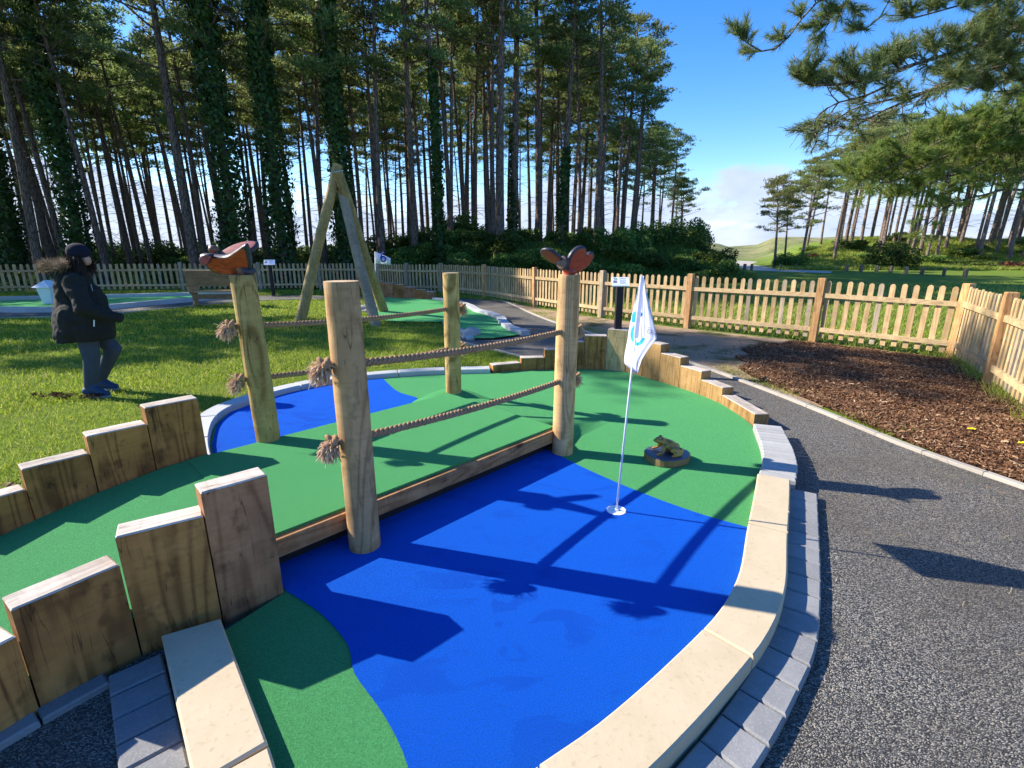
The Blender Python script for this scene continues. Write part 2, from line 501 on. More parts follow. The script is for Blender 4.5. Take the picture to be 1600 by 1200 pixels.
M['paver'] = grey_stone('grey_paver', (0.15, 0.15, 0.155), (0.34, 0.335, 0.325))
M['kerb_white'] = grey_stone('pale_kerb_stone', (0.40, 0.40, 0.39), (0.56, 0.56, 0.54), 0.3)
M['edging'] = grey_stone('concrete_edging', (0.33, 0.29, 0.24), (0.48, 0.43, 0.37), 0.4)

def path_mat():
    t = NT('black_path_surface', 0.75, 0.45)
    v = t.coords()
    vo = t.n('ShaderNodeTexVoronoi'); vo.inputs['Scale'].default_value = 170; vo.inputs['Randomness'].default_value = 1
    mp = t.coords((1.0, 1.7, 1.0)); t.l(mp, vo.inputs['Vector'])
    rc = t.n('ShaderNodeSeparateColor'); t.l(vo.outputs['Color'], rc.inputs[0])
    g = t.ramp(rc.outputs[0], [(0.0, (0.012, 0.012, 0.013)), (0.35, (0.030, 0.030, 0.031)), (0.62, (0.12, 0.118, 0.110)), (1.0, (0.44, 0.39, 0.31))])
    n = t.noise(v, 1.6, 5, 0.6)
    g = t.mix(t.math('MULTIPLY', t.ramp(n, [(0.38, (0, 0, 0)), (0.70, (1, 1, 1))]), 0.38), g, (0.12, 0.095, 0.06))
    nd = t.noise(v, 0.8, 4, 0.65)
    g = t.mix(t.math('MULTIPLY', t.ramp(nd, [(0.42, (0, 0, 0)), (0.65, (1, 1, 1))]), 0.22), g, (0.018, 0.018, 0.019))
    t.color(g)
    t.bump(t.math('SUBTRACT', 1.0, vo.outputs['Distance']), 1.0, 0.006)
    return t.m
M['path'] = path_mat()

def ground_mat():
    t = NT('ground_grass', 0.95, 0.1)
    v = t.coords()
    n1 = t.noise(v, 0.35, 6, 0.65); n2 = t.noise(v, 9, 5, 0.7); n3 = t.noise(v, 70, 3, 0.7)
    a = t.mix(n2, (0.12, 0.19, 0.018), (0.25, 0.34, 0.045))
    a = t.mix(t.math('MULTIPLY', t.ramp(n1, [(0.45, (0, 0, 0)), (0.65, (1, 1, 1))]), 0.5), a, (0.13, 0.13, 0.045))
    a = t.mix(t.math('MULTIPLY', n3, 0.5), a, (0.03, 0.06, 0.01))
    ge = t.n('ShaderNodeNewGeometry'); sp = t.n('ShaderNodeSeparateXYZ'); t.l(ge.outputs['Position'], sp.inputs[0])
    far = t.math('MULTIPLY', t.math('SUBTRACT', sp.outputs['Y'], 75.0), 0.03, clamp=True)
    dn = t.mix(n1, (0.22, 0.20, 0.08), (0.30, 0.27, 0.14))
    dn = t.mix(t.ramp(t.noise(v, 0.12, 5, 0.7), [(0.4, (0, 0, 0)), (0.6, (1, 1, 1))]), dn, (0.13, 0.16, 0.05))
    a = t.mix(far, a, dn)
    t.color(a); t.bump(t.math('ADD', n2, n3), 0.8, 0.04)
    return t.m
M['ground'] = ground_mat()
def soil_mat():
    t = NT('sandy_soil', 0.95, 0.1)
    v = t.coords()
    n1 = t.noise(v, 1.3, 6, 0.65); n2 = t.noise(v, 26, 5, 0.7)
    a = t.mix(n2, (0.24, 0.155, 0.09), (0.52, 0.38, 0.25))
    a = t.mix(t.ramp(n1, [(0.50, (0, 0, 0)), (0.62, (1, 1, 1))]), a, (0.10, 0.105, 0.035))
    t.color(a); t.bump(n2, 1.0, 0.03)
    return t.m
M['soil'] = soil_mat()
def mulch_ground():
    t = NT('mulch_ground', 0.95, 0.1)
    n2 = t.noise(t.coords(), 40, 5, 0.7)
    t.color(t.mix(n2, (0.03, 0.014, 0.008), (0.12, 0.055, 0.028)))
    t.bump(n2, 1.0, 0.02)
    return t.m
M['mulch_ground'] = mulch_ground()
def island(name, stops, rough=0.8, trans=0.0, spec=0.2, tcol=None, objvar=0.0):
    t = NT(name, rough, spec)
    ge = t.n('ShaderNodeNewGeometry')
    c = t.ramp(ge.outputs['Random Per Island'], stops)
    if objvar:
        oi = t.n('ShaderNodeObjectInfo')
        hv = t.n('ShaderNodeHueSaturation')
        t.l(t.math('MULTIPLY_ADD', oi.outputs['Random'], objvar, 1 - objvar / 2), hv.inputs['Value'])
        t.l(t.math('MULTIPLY_ADD', oi.outputs['Random'], 0.04, 0.48), hv.inputs['Hue'])
        t.l(c, hv.inputs['Color']); c = hv.outputs[0]
    t.color(c)
    if trans > 0:
        tr = t.n('ShaderNodeBsdfTranslucent')
        hs = t.n('ShaderNodeHueSaturation'); hs.inputs['Value'].default_value = 1.6; hs.inputs['Hue'].default_value = 0.485
        t.l(c, hs.inputs['Color']); t.l(hs.outputs[0], tr.inputs['Color'])
        mx = t.n('ShaderNodeMixShader'); mx.inputs[0].default_value = trans
        t.l(t.b.outputs[0], mx.inputs[1]); t.l(tr.outputs[0], mx.inputs[2])
        t.l(mx.outputs[0], t.out.inputs['Surface'])
    return t.m
M['grass'] = island('lawn_grass', [(0, (0.085, 0.155, 0.012)), (0.5, (0.21, 0.30, 0.026)), (0.85, (0.31, 0.38, 0.05)), (1, (0.44, 0.39, 0.15))], 0.7, 0.35)
M['grass_rough'] = island('rough_grass', [(0, (0.13, 0.19, 0.020)), (0.5, (0.26, 0.34, 0.040)), (0.8, (0.36, 0.40, 0.09)), (1, (0.46, 0.40, 0.17))], 0.8, 0.42)
M['chips'] = island('wood_chips', [(0, (0.07, 0.030, 0.014)), (0.45, (0.17, 0.080, 0.038)), (0.82, (0.27, 0.145, 0.073)), (0.96, (0.38, 0.23, 0.125)), (1, (0.62, 0.46, 0.30))], 0.8)
M['needles'] = island('pine_needles', [(0, (0.055, 0.095, 0.026)), (0.5, (0.15, 0.205, 0.058)), (0.85, (0.24, 0.29, 0.085)), (1, (0.30, 0.26, 0.11))], 0.5, 0.5, 0.4, objvar=0.5)
M['needles_right'] = island('pine_needles_sunlit', [(0, (0.08, 0.12, 0.034)), (0.5, (0.19, 0.235, 0.068)), (0.85, (0.28, 0.32, 0.10)), (1, (0.36, 0.30, 0.13))], 0.55, 0.46, 0.4, objvar=0.4)  # paler copy of the left wood's needles, sunlight put into the tint
M['needles_near'] = island('near_pine_needles', [(0, (0.06, 0.105, 0.035)), (0.5, (0.13, 0.19, 0.060)), (0.88, (0.21, 0.265, 0.095)), (0.95, (0.30, 0.28, 0.13)), (1, (0.36, 0.23, 0.10))], 0.45, 0.38, 0.4)
M['ivy'] = island('ivy_leaves', [(0, (0.014, 0.036, 0.008)), (0.6, (0.030, 0.072, 0.016)), (1, (0.075, 0.13, 0.03))], 0.5, 0.2, 0.2)
M['bush'] = island('bush_leaves', [(0, (0.03, 0.07, 0.014)), (0.6, (0.085, 0.15, 0.028)), (1, (0.19, 0.26, 0.05))], 0.5, 0.4, 0.2, objvar=0.7)
M['bramble'] = island('bramble_leaves', [(0, (0.06, 0.11, 0.018)), (0.6, (0.14, 0.21, 0.03)), (1, (0.25, 0.31, 0.07))], 0.6, 0.35, 0.3, objvar=0.6)
M['bracken'] = island('rusty_bracken', [(0, (0.16, 0.06, 0.03)), (1, (0.33, 0.15, 0.07))], 0.7, 0.2)
def bark(name, lo, hi):
    t = NT(name, 0.9, 0.15)
    v = t.coords((1, 1, 0.22), rand=True)
    n = t.noise(v, 16, 5, 0.7); n2 = t.noise(t.coords((1, 1, 0.3), rand=True), 3, 4, 0.6)
    vo = t.n('ShaderNodeTexVoronoi', feature='DISTANCE_TO_EDGE'); vo.inputs['Scale'].default_value = 13; t.l(v, vo.inputs['Vector'])
    e = t.ramp(vo.outputs['Distance'], [(0.0, (0, 0, 0)), (0.12, (1, 1, 1))])
    a = t.mix(n, lo, hi)
    a = t.mix(e, tuple(x * 0.35 for x in lo), a)
    a = t.mix(t.math('MULTIPLY', n2, 0.4), a, (0.10, 0.105, 0.075))
    t.color(a); t.bump(t.math('ADD', n, e), 0.9, 0.03)
    return t.m
M['bark'] = bark('pine_bark', (0.14, 0.088, 0.068), (0.33, 0.225, 0.18))
M['bark_right'] = bark('pine_bark_reddish_sunlit', (0.22, 0.145, 0.11), (0.42, 0.30, 0.245))  # reddish bark lightened: sun on the right-hand trunks is part of the colour
M['bark_near'] = bark('pine_limb_bark', (0.16, 0.115, 0.08), (0.34, 0.27, 0.20))
M['twig'] = flat('dead_twig', (0.15, 0.115, 0.095), 0.9)
M['rope'] = flat('hemp_rope', (0.34, 0.205, 0.115), 0.95, 0.1, var=0.3)
M['fibre'] = island('rope_fibre', [(0, (0.36, 0.21, 0.11)), (0.5, (0.60, 0.41, 0.25)), (1, (0.78, 0.60, 0.42))], 0.9, 0.15)

# ------------------------------------------------------------------ the lie of the land
def ss(t):
    t = np.clip(t, 0, 1); return t * t * (3 - 2 * t)
def land(x, y):
    x = np.asarray(x, dtype=float); y = np.asarray(y, dtype=float)
    z = np.full(np.broadcast(x, y).shape, -0.05)
    y0 = 21.5 + 0.42 * np.maximum(0, x)
    z = z + 1.75 * ss((y - y0) / 5.5) * ss((x + 9) / 6) * (1 - ss((x - 9.5 - (y - 30) * 0.42) / 4.5)) * (1 - 0.4 * ss((y - 40) / 20))
    z = z + 0.25 * ss((y - 22) / 6) * (1 - ss((x + 9) / 6))
    z = z + 2.9 * ss((y - 43) / 13) * ss((x - 23 - (y - 46) * 0.45) / 9) * (0.85 + 0.15 * np.sin(x * 0.35 + y * 0.2))
    z = z + ss((y - 95) / 50) * (1.6 + 0.9 * np.sin(x * 0.045 + 1.0) * np.sin(y * 0.03) + 0.5 * np.sin(x * 0.13 + y * 0.05))
    return z
def landz(x, y): return float(land(np.array([x]), np.array([y]))[0])
gx = np.concatenate([np.arange(-900, -70, 60), np.arange(-70, 90, 1.25), np.arange(90, 160, 8), np.arange(160, 1000, 60)])
gy = np.concatenate([np.arange(-60, -6, 18), np.arange(-6, 75, 1.25), np.arange(75, 240, 5), np.arange(240, 1600, 80)])
GX, GY = np.meshgrid(gx, gy)
GZ = land(GX, GY)
nx, ny = len(gx), len(gy)
idx = np.arange(nx * ny).reshape(ny, nx)
Fq = np.stack([idx[:-1, :-1].ravel(), idx[:-1, 1:].ravel(), idx[1:, 1:].ravel(), idx[1:, :-1].ravel()], axis=1)
g = mesh_np('ground', np.stack([GX.ravel(), GY.ravel(), GZ.ravel()], axis=1), Fq, M['ground'], smooth=True)
tag(g, kind='structure')

# ------------------------------------------------------------------ fence line and paths in plan
FENCE = [(-22.6, 18.6), (-19.8, 19.1), (-16.7, 19.9), (-13.44, 20.5), (-10.26, 20.5), (-7.98, 20.9), (-5.43, 20.5), (-4.08, 19.5), (-2.71, 19.2), (-0.96, 17.3),
         (0.65, 14.45), (2.18, 12.12), (3.71, 10.42), (5.42, 8.79), (6.68, 7.34), (5.80, 5.79), (4.95, 4.38), (4.55, 2.75)]
EDGE = [(-0.75, 16.8), (-0.11, 15.4), (0.40, 13.2), (0.95, 11.2), (1.72, 9.25), (2.30, 7.9), (2.66, 6.77), (2.97, 5.55), (3.15, 4.62), (3.27, 3.9), (3.40, 3.46), (3.53, 3.09), (3.78, 2.3), (3.95, 1.4), (4.0, 0.3), (3.9, -1.2)]
edge_s = [(p.x, p.y) for p in spline([Vector((a, b, 0)) for a, b in EDGE], 0.25)]
hole_mid = [(-2.85, 11.2), (-1.57, 11.1), (-0.98, 9.7), (-0.77, 8.95), (-0.35, 8.97), (0.16, 9.38), (-0.12, 9.97), (-0.29, 10.76), (-0.37, 11.57), (-0.66, 12.38), (-1.0, 13.0), (-1.35, 14.2), (-1.9, 15.5), (-2.7, 16.4), (-4.3, 17.0), (-4.75, 16.2), (-4.3, 14.4), (-3.5, 12.5)]
path_poly = edge_s + [(-3.4, -1.2), (-3.4, 0.2), (-2.3, 0.75), (-1.85, 1.3), (-1.6, 1.62), (-1.2, 1.92), (-0.5, 2.6), (0.2, 4.0), (0.45, 6.5), (0.42, 7.22), (0.13, 7.42), (-0.44, 8.1), (-0.95, 8.7), (-1.0, 9.6), (-1.1, 11.0), (-2.0, 13.0), (-2.8, 15.6), (-2.6, 16.9), (-1.6, 17.0)]
sheet('path', path_poly, -0.046, M['path'])
soil_poly = [p for p in edge_s if p[1] > 6.4] [::-1]
soil_poly = soil_poly + [(-0.6, 16.9), (0.6, 14.3), (2.1, 12.0), (3.63, 10.3), (5.36, 8.74), (5.6, 8.3), (4.6, 7.0), (3.6, 5.6), (3.25, 4.9), (3.12, 5.4)]
sheet('soil', soil_poly, -0.042, M['soil'])
mulch_poly = [(3.12, 6.2), (3.26, 5.2), (3.36, 4.2), (3.47, 3.6), (3.62, 3.1), (3.88, 2.3), (4.1, 1.0), (4.8, 1.0), (4.75, 2.9), (5.05, 4.4), (5.85, 5.8), (6.6, 7.2), (5.35, 8.6), (5.0, 8.75), (4.7, 8.5), (4.35, 8.6), (4.15, 8.2), (3.8, 8.1), (3.75, 7.6), (3.4, 7.4), (3.45, 6.9), (3.15, 6.7)]
sheet('mulch_bed', mulch_poly, -0.038, M['mulch_ground'])
left_path = [(-24, 11.6), (-16, 11.7), (-12.5, 12.0), (-11.3, 12.2), (-10.3, 12.9), (-9.5, 14.6), (-8.2, 16.3), (-5.3, 17.1), (-5.0, 17.7), (-8.2, 18.3), (-11, 17.9), (-12, 15), (-24, 13.6)]
sheet('path', left_path, -0.045, M['path'])
hole_left = [(-24, 13.2), (-15, 13.35), (-12.5, 13.3), (-11.45, 13.8), (-10.9, 15.0), (-10.2, 16.2), (-9.2, 17.6), (-11.4, 17.7), (-13.3, 17.0), (-15.2, 16.4), (-19, 15.4), (-24, 15.0)]
sheet('green_turf', hole_left, -0.01, M['turf_green'])
sheet('green_turf', hole_mid, -0.01, M['turf_green'])
# far road glimpsed through the gap
road = [tuple(gr(x, y)[:2]) for x, y in ((1120, 409), (1150, 407), (1185, 409), (1172, 413), (1215, 420), (1300, 424), (1298, 427), (1180, 423), (1140, 416))]
sheet('road', road, -0.04, M['edging'])

def run_stones(name, root, line, w, joints, z0, z1, m, side=1, bevel=0.006, gap=0.004, seg=0.08, outer=None):
    """stones along the plan line (its inner edge), each a part of root"""
    L = spline([Vector((p[0], p[1], 0)) for p in line], seg)
    cum = [0.0]
    for i in range(1, len(L)): cum.append(cum[-1] + (L[i] - L[i-1]).length)
    tot = cum[-1]
    if isinstance(joints, (int, float)):
        k = max(1, round(tot / joints)); js = [tot * i / k for i in range(k + 1)]
    else: js = joints
    def P(s):
        s = min(max(s, 0), tot)
        for i in range(1, len(L)):
            if cum[i] >= s - 1e-9:
                u = (s - cum[i-1]) / max(1e-9, cum[i] - cum[i-1])
                return L[i-1].lerp(L[i], u), (L[i] - L[i-1]).normalized()
        return L[-1], (L[-1] - L[-2]).normalized()
    def N(s):
        e = 0.05
        a, _ = P(s - e); b, _ = P(s + e); d = (b - a).normalized()
        return Vector((d.y, -d.x, 0)) * side
    for a, b in zip(js[:-1], js[1:]):
        a += gap; b -= gap
        k = max(1, int((b - a) / seg))
        ss_ = [a + (b - a) * i / k for i in range(k + 1)]
        inn = [P(s)[0] for s in ss_]; out = [P(s)[0] + N(s) * w for s in ss_]
        mb = MB(); dz = rnd.uniform(-0.0015, 0.0015)
        mb.slab([(p.x, p.y) for p in inn] + [(p.x, p.y) for p in reversed(out)], z0, z1 + dz, bevel)
        o = mb.build(name, m, root)
    return tot
# kerbs of the main hole
K_IN = [(-0.76, 1.19), (-0.69, 1.10), (-0.52, 0.96), (-0.3, 0.91), (-0.1, 0.99), (0.08, 1.13), (0.25, 1.24), (0.45, 1.395), (0.61, 1.53), (0.78, 1.68), (0.93, 1.83), (1.1, 2.06), (1.3, 2.42), (1.54, 2.84), (1.70, 3.13)]
kr = empty('stone_kerb', (0.9, 1.8, 0), 'cream stone kerb curving round the near right side of the blue and green turf', 'kerb')
Lk = spline([Vector((p[0], p[1], 0)) for p in K_IN], 0.08)
def arc_at(pt):
    cum = 0; best = (1e9, 0); 
    for i in range(1, len(Lk)):
        cum += (Lk[i] - Lk[i-1]).length
        d = (Lk[i] - Vector((pt[0], pt[1], 0))).length
        if d < best[0]: best = (d, cum)
    return best[1]
tot_k = sum((Lk[i] - Lk[i-1]).length for i in range(1, len(Lk)))
js = [0, arc_at((-0.3, 0.91)), arc_at((0.09, 1.13)), arc_at((0.79, 1.68)), arc_at((1.35, 2.5)), arc_at((1.48, 2.74)), tot_k]
run_stones('kerb_stone', kr, K_IN, 0.20, js, -0.06, 0.062, M['cream'], 1, 0.008)
kl = empty('stone_kerb', (-1.0, 1.4, 0), 'straight cream kerb stone running from the foot of the near timber wall to the bottom edge', 'kerb')
mb = MB(); mb.slab([(-1.222, 1.735), (-0.765, 1.195), (-0.915, 1.065), (-1.405, 1.64)], -0.06, 0.064, 0.008); mb.build('kerb_stone', M['cream'], kl)
# raised setts between the last sleeper and the cream kerb
M['sett'] = grey_stone('sett_stone', (0.33, 0.32, 0.305), (0.48, 0.47, 0.44), 0.4)
st = empty('sett_border', (1.95, 3.6, 0), 'row of narrow pale grey setts between the last low sleeper and the cream kerb', 'kerb')
run_stones('sett', st, [(2.16, 4.16), (2.08, 3.93), (1.985, 3.66), (1.86, 3.38), (1.715, 3.14)], 0.225, 0.068, -0.06, 0.058, M['sett'], -1, 0.008, 0.004, 0.07)
# lower row of grey pavers outside the kerb
pv = empty('paver_border', (1.6, 2.2, 0), 'curved row of grey block pavers lying below the outside of the cream kerb', 'paving')
run_stones('paver', pv, [(-0.1, 0.76), (0.22, 0.96), (0.40, 1.085), (0.60, 1.245), (0.77, 1.395), (0.96, 1.585), (1.12, 1.76), (1.31, 2.05), (1.50, 2.37), (1.73, 2.77), (1.885, 3.04)], 0.160, 0.145, -0.06, -0.006, M['paver'], 1, 0.007, 0.003, 0.07)
pl = empty('paver_border', (-1.4, 1.45, 0), 'dark grey block pavers beside the straight kerb stone at bottom left', 'paving')
run_stones('paver', pl, [(-1.42, 1.64), (-0.9, 1.05), (-0.7, 0.8)], 0.17, 0.125, -0.06, -0.020, M['paver'], 1, 0.007, 0.003, 0.07)
pw = empty('paver_border', (-1.75, 1.35, 0), 'grey pavers laid end to end along the foot of the near timber wall', 'paving')
run_stones('paver', pw, [(-1.575, 1.545), (-1.72, 1.345), (-1.86, 1.1), (-2.0, 0.8)], 0.075, [0, 0.20, 0.33, 0.62, 0.95], -0.06, -0.020, M['paver'], -1, 0.006, 0.004, 0.07)
# back kerb (pale)
kb = empty('stone_kerb', (-2.0, 5.7, 0), 'pale stone kerb curving behind the blue turf beside the lawn', 'kerb')
run_stones('kerb_stone', kb, [(-2.20, 3.35), (-2.5, 3.8), (-2.74, 4.29), (-2.80, 4.65), (-2.70, 5.0), (-2.52, 5.33), (-2.27, 5.62), (-1.95, 5.85), (-1.61, 6.0), (-1.2, 6.13), (-0.83, 6.2), (-0.28, 6.26)], 0.17, 0.62, -0.06, 0.055, M['kerb_white'], -1, 0.008)
# kerbs of the far holes
km = empty('stone_kerb', (-0.4, 12, 0), 'pale kerb winding along the right edge of the green turf of the middle hole', 'kerb')
run_stones('kerb_stone', km, [(0.18, 9.40), (-0.10, 9.97), (-0.28, 10.76), (-0.37, 11.57), (-0.64, 12.38), (-1.0, 13.0), (-1.33, 14.2), (-1.9, 15.5), (-2.62, 16.3)], 0.2, 0.6, -0.06, 0.05, M['kerb_white'], 1)
km2 = empty('stone_kerb', (-0.8, 9.2, 0), 'short pale kerb closing the near tip of the middle hole beside the grass', 'kerb')
run_stones('kerb_stone', km2, [(-1.55, 11.0), (-1.02, 9.7), (-0.82, 8.95)], 0.13, 0.6, -0.06, 0.0, M['kerb_white'], -1)
kf = empty('stone_kerb', (-13, 14, 0), 'low pale kerb round the near side of the far left green hole', 'kerb')
run_stones('kerb_stone', kf, [(-24, 13.2), (-15, 13.35), (-12.6, 13.3), (-11.45, 13.8), (-10.9, 15.0), (-10.2, 16.2), (-9.2, 17.6)], 0.22, 0.75, -0.06, 0.09, M['kerb_white'], 1)
kf2 = empty('stone_kerb', (-13, 17, 0), 'pale kerb on the fence side of the far left green hole', 'kerb')
run_stones('kerb_stone', kf2, [(-24, 15.0), (-19, 15.4), (-15.2, 16.4), (-13.3, 17.0), (-11.4, 17.7), (-9.3, 17.75)], 0.22, 0.75, -0.06, 0.10, M['kerb_white'], -1)
# edging along the paths
er = empty('path_edging', (3.0, 5.0, 0), 'thin concrete edging between the black path and the bark mulch bed', 'edging')
run_stones('edging_block', er, EDGE, 0.06, 0.42, -0.07, -0.018, M['edging'], -1, 0.004, 0.002, 0.15)
e2 = empty('path_edging', (-0.3, 7.8, 0), 'thin edging on the lawn side of the path behind the stepped sleepers', 'edging')
run_stones('edging_block', e2, [(-0.95, 8.72), (-0.44, 8.12), (0.13, 7.44), (0.44, 7.22)], 0.05, 0.5, -0.07, -0.02, M['edging'], -1, 0.004, 0.002, 0.15)
e3 = empty('path_edging', (-11, 12.3, 0), 'thin edging between the lawn and the far left path', 'edging')
run_stones('edging_block', e3, [(-24, 11.6), (-16, 11.7), (-12.5, 12.0), (-11.3, 12.2), (-10.3, 12.9), (-9.5, 14.6), (-8.2, 16.3), (-5.3, 17.1)], 0.05, 0.9, -0.07, -0.02, M['edging'], 1, 0.004, 0.002, 0.2)

# ------------------------------------------------------------------ turf of the main hole
hole_out = [(-0.76, 1.19), (-0.5, 0.93), (-0.3, 0.88), (-0.08, 0.97), (0.10, 1.12), (0.46, 1.38), (0.79, 1.66), (0.94, 1.81), (1.12, 2.04), (1.32, 2.40), (1.56, 2.82), (1.75, 3.12),
            (1.9, 3.38), (2.03, 3.66), (2.12, 3.93), (2.20, 4.25), (2.24, 4.81), (2.15, 5.15), (2.04, 5.46), (1.88, 5.71), (1.72, 5.98), (1.54, 6.30), (1.27, 6.45), (0.9, 6.48), (0.4, 6.44), (0.0, 6.38), (-0.28, 6.27),
            (-0.83, 6.21), (-1.61, 6.01), (-2.27, 5.63), (-2.53, 5.33), (-2.71, 4.98), (-2.80, 4.64), (-2.74, 4.29), (-2.5, 3.8), (-2.2, 3.34), (-2.09, 3.14), (-1.07, 1.98), (-1.22, 1.735)]
sheet('green_turf', hole_out, -0.004, M['turf_green'])
bl1 = spline([Vector((a, b, 0)) for a, b in [(-0.22, 0.90), (-0.32, 1.16), (-0.44, 1.34), (-0.60, 1.52), (-0.67, 1.66), (-0.85, 1.84), (-1.07, 1.99)]], 0.05)
bl2 = spline([Vector((a, b, 0)) for a, b in [(-1.62, 5.98), (-1.31, 5.40), (-1.03, 5.13), (-1.0, 4.96), (-0.6, 4.5), (0.05, 4.0), (0.35, 3.60), (0.56, 3.31), (0.85, 2.97), (1.16, 2.68), (1.45, 2.49)]], 0.06)
blue = [(p.x, p.y) for p in bl1] + [(-2.1, 3.17), (-2.2, 3.36), (-2.48, 3.8), (-2.72, 4.29), (-2.79, 4.64), (-2.69, 4.97), (-2.51, 5.32), (-2.26, 5.62)] + [(p.x, p.y) for p in bl2] + \
       [(1.31, 2.40), (1.11, 2.045), (0.935, 1.815), (0.785, 1.665), (0.455, 1.385), (0.095, 1.125), (-0.08, 0.975)]
sheet('blue_turf', blue, 0.0, M['turf_blue'])
# ramp behind the near timber wall, rising to the deck
ramp_a = [(-1.07, 1.98), (-1.27, 1.81), (-1.51, 1.64), (-1.70, 1.39), (-1.85, 1.1), (-1.95, 0.7)]
ramp_b = [(-2.09, 3.14), (-2.27, 2.93), (-2.49, 2.70), (-2.67, 2.48), (-2.82, 2.25), (-3.05, 1.7)]
ramp_z = [0.168, 0.155, 0.12, 0.075, 0.04, 0.0]
V = []; Fr = []
nn = 6
ramp_z = [0.2008, 0.187, 0.140, 0.09, 0.045, 0.0]
for (a, b, z) in zip(ramp_a, ramp_b, ramp_z):
    for k in range(nn + 1):
        u = k / nn
        V.append((a[0] * (1-u) + b[0] * u, a[1] * (1-u) + b[1] * u, z))
for i in range(5):
    for k in range(nn):
        Fr.append((i*(nn+1)+k, i*(nn+1)+k+1, (i+1)*(nn+1)+k+1, (i+1)*(nn+1)+k))
rp = mesh_np('green_turf', V, Fr, M['turf_green'], smooth=True); rp['kind'] = 'structure'
# footbridge deck
DA, DB = Vector((-1.145, 2.175)), Vector((0.335, 3.69))
DD = (DB - DA).normalized(); DN = Vector((-DD.y, DD.x))
W_D = 1.33
dk = empty('footbridge_deck', (-0.9, 3.3, 0), 'low timber footbridge deck covered in green turf between the rope posts', 'footbridge')
def dpt(u, v, z): p = DA + DD * u + DN * v; return (p.x, p.y, z)
DA = DA - DD * 0.075
LD = (DB - DA).length
mb = MB()
q = [dpt(-0.02, 0, 0), dpt(LD, 0, 0), dpt(LD, W_D, 0), dpt(-0.02, W_D, 0)]
mb.slab([(p[0], p[1]) for p in q], 0.184, 0.200, 0.0012)
mb.build('turf_cover', M['turf_green'], dk)
rotD = Matrix.Rotation(math.atan2(DD.y, DD.x), 3, 'Z')
for v, nm in ((-0.0, 'side_board'), (W_D, 'side_board')):
    mb = MB(); mb.box((0, 0, 0), (LD, 0.045, 0.096))
    o = mb.build(nm, M['beam'], dk, local=True)
    c = DA + DD * LD / 2 + DN * (v - 0.012 if v < 0.1 else v + 0.012)
    o.location = Vector((c.x, c.y, 0.135)) - Vector(dk.location)
    o.rotation_euler = (0, 0, math.atan2(DD.y, DD.x))
mb = MB()
for v in (0.06, W_D - 0.06):
    p = DA + DD * (LD / 2) + DN * v
    mb.box((p.x, p.y, 0.044), (LD, 0.03, 0.09), rotD)
mb.build('support_joist', M['dark_board'], dk)
# fall of turf beyond the far end of the deck
V = []; Fr = []
e0 = DB; nn = 24; mm = 14
for j in range(mm + 1):
    for k in range(nn + 1):
        v = k / nn; u = j / mm
        side = 1 - u * 0.10
        p = e0 + DN * (W_D * (0.5 + (v - 0.5) * side)) + DD * (1.05 * u)
        ed = min(1.0, min(v, 1 - v) * 7); edge_f = (ed * ed * (3 - 2 * ed)) if j > 0 else 1.0
        z = 0.197 * (1 - u) ** 1.3 * edge_f - 0.0035
        V.append((p.x, p.y, z))
for j in range(mm):
    for k in range(nn):
        Fr.append((j*(nn+1)+k, (j+1)*(nn+1)+k, (j+1)*(nn+1)+k+1, j*(nn+1)+k+1))
rp = mesh_np('green_turf', V, Fr, M['turf_green'], smooth=True); rp['kind'] = 'structure'

V = [(-0.62, 4.90, 0.160)]; Fr = []
for j in range(1, 11):
    for k in range(28):
        a = 2 * math.pi * k / 28; u = j / 10
        V.append((-0.62 + 0.46 * u * math.cos(a), 4.90 + 0.46 * u * math.sin(a), 0.1635 * (1 - u * u) ** 1.4 - 0.0035 - 0.004 * u))
for k in range(28):
    Fr.append((0, 1 + k, 1 + (k + 1) % 28, 1 + (k + 1) % 28))
mb = MB(); mb.add(V, [f[:3] for f in Fr] + [(1 + (j-1)*28 + k, 1 + j*28 + k, 1 + j*28 + (k+1) % 28, 1 + (j-1)*28 + (k+1) % 28) for j in range(1, 10) for k in range(28)])
tag(mb.build('green_turf', M['turf_green'], smooth=True), kind='structure')

# ------------------------------------------------------------------ sleeper walls
def sleeper_wall(label, segs, mats, thick=0.13, outward=-1, cat='retaining wall'):
    """segs: plan start, plan end, height; face on the start-end line, thickness behind"""
    r0 = empty('sleeper_wall', (segs[0][0][0], segs[0][0][1], 0), label, cat)
    for i, (a, b, h) in enumerate(segs):
        A, B = Vector(a), Vector(b); d = (B - A); L = d.length; d.normalize()
        n = Vector((-d.y, d.x)) * (-outward)
        g = 0.003
        mb = MB()
        hw = L / 2 - g
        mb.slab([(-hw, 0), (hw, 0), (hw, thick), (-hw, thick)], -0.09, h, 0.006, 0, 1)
        o = mb.build('sleeper', [mats[i % len(mats)], M['sleeper_top_glare']], r0, local=True)
        if outward == 1: 
            pass
        c = (A + B) / 2
        ang = math.atan2(d.y, d.x)
        if (Vector((-d.y, d.x)) - n).length > 0.1:   # thickness lies on the other side
            o.rotation_euler = (0, 0, ang + math.pi)
        else:
            o.rotation_euler = (0, 0, ang)
        o.location = (c.x - r0.location.x, c.y - r0.location.y, 0)
    return r0
S, G_, P_ = M['sleeper'], M['sleeper_gold'], M['sleeper_pink']
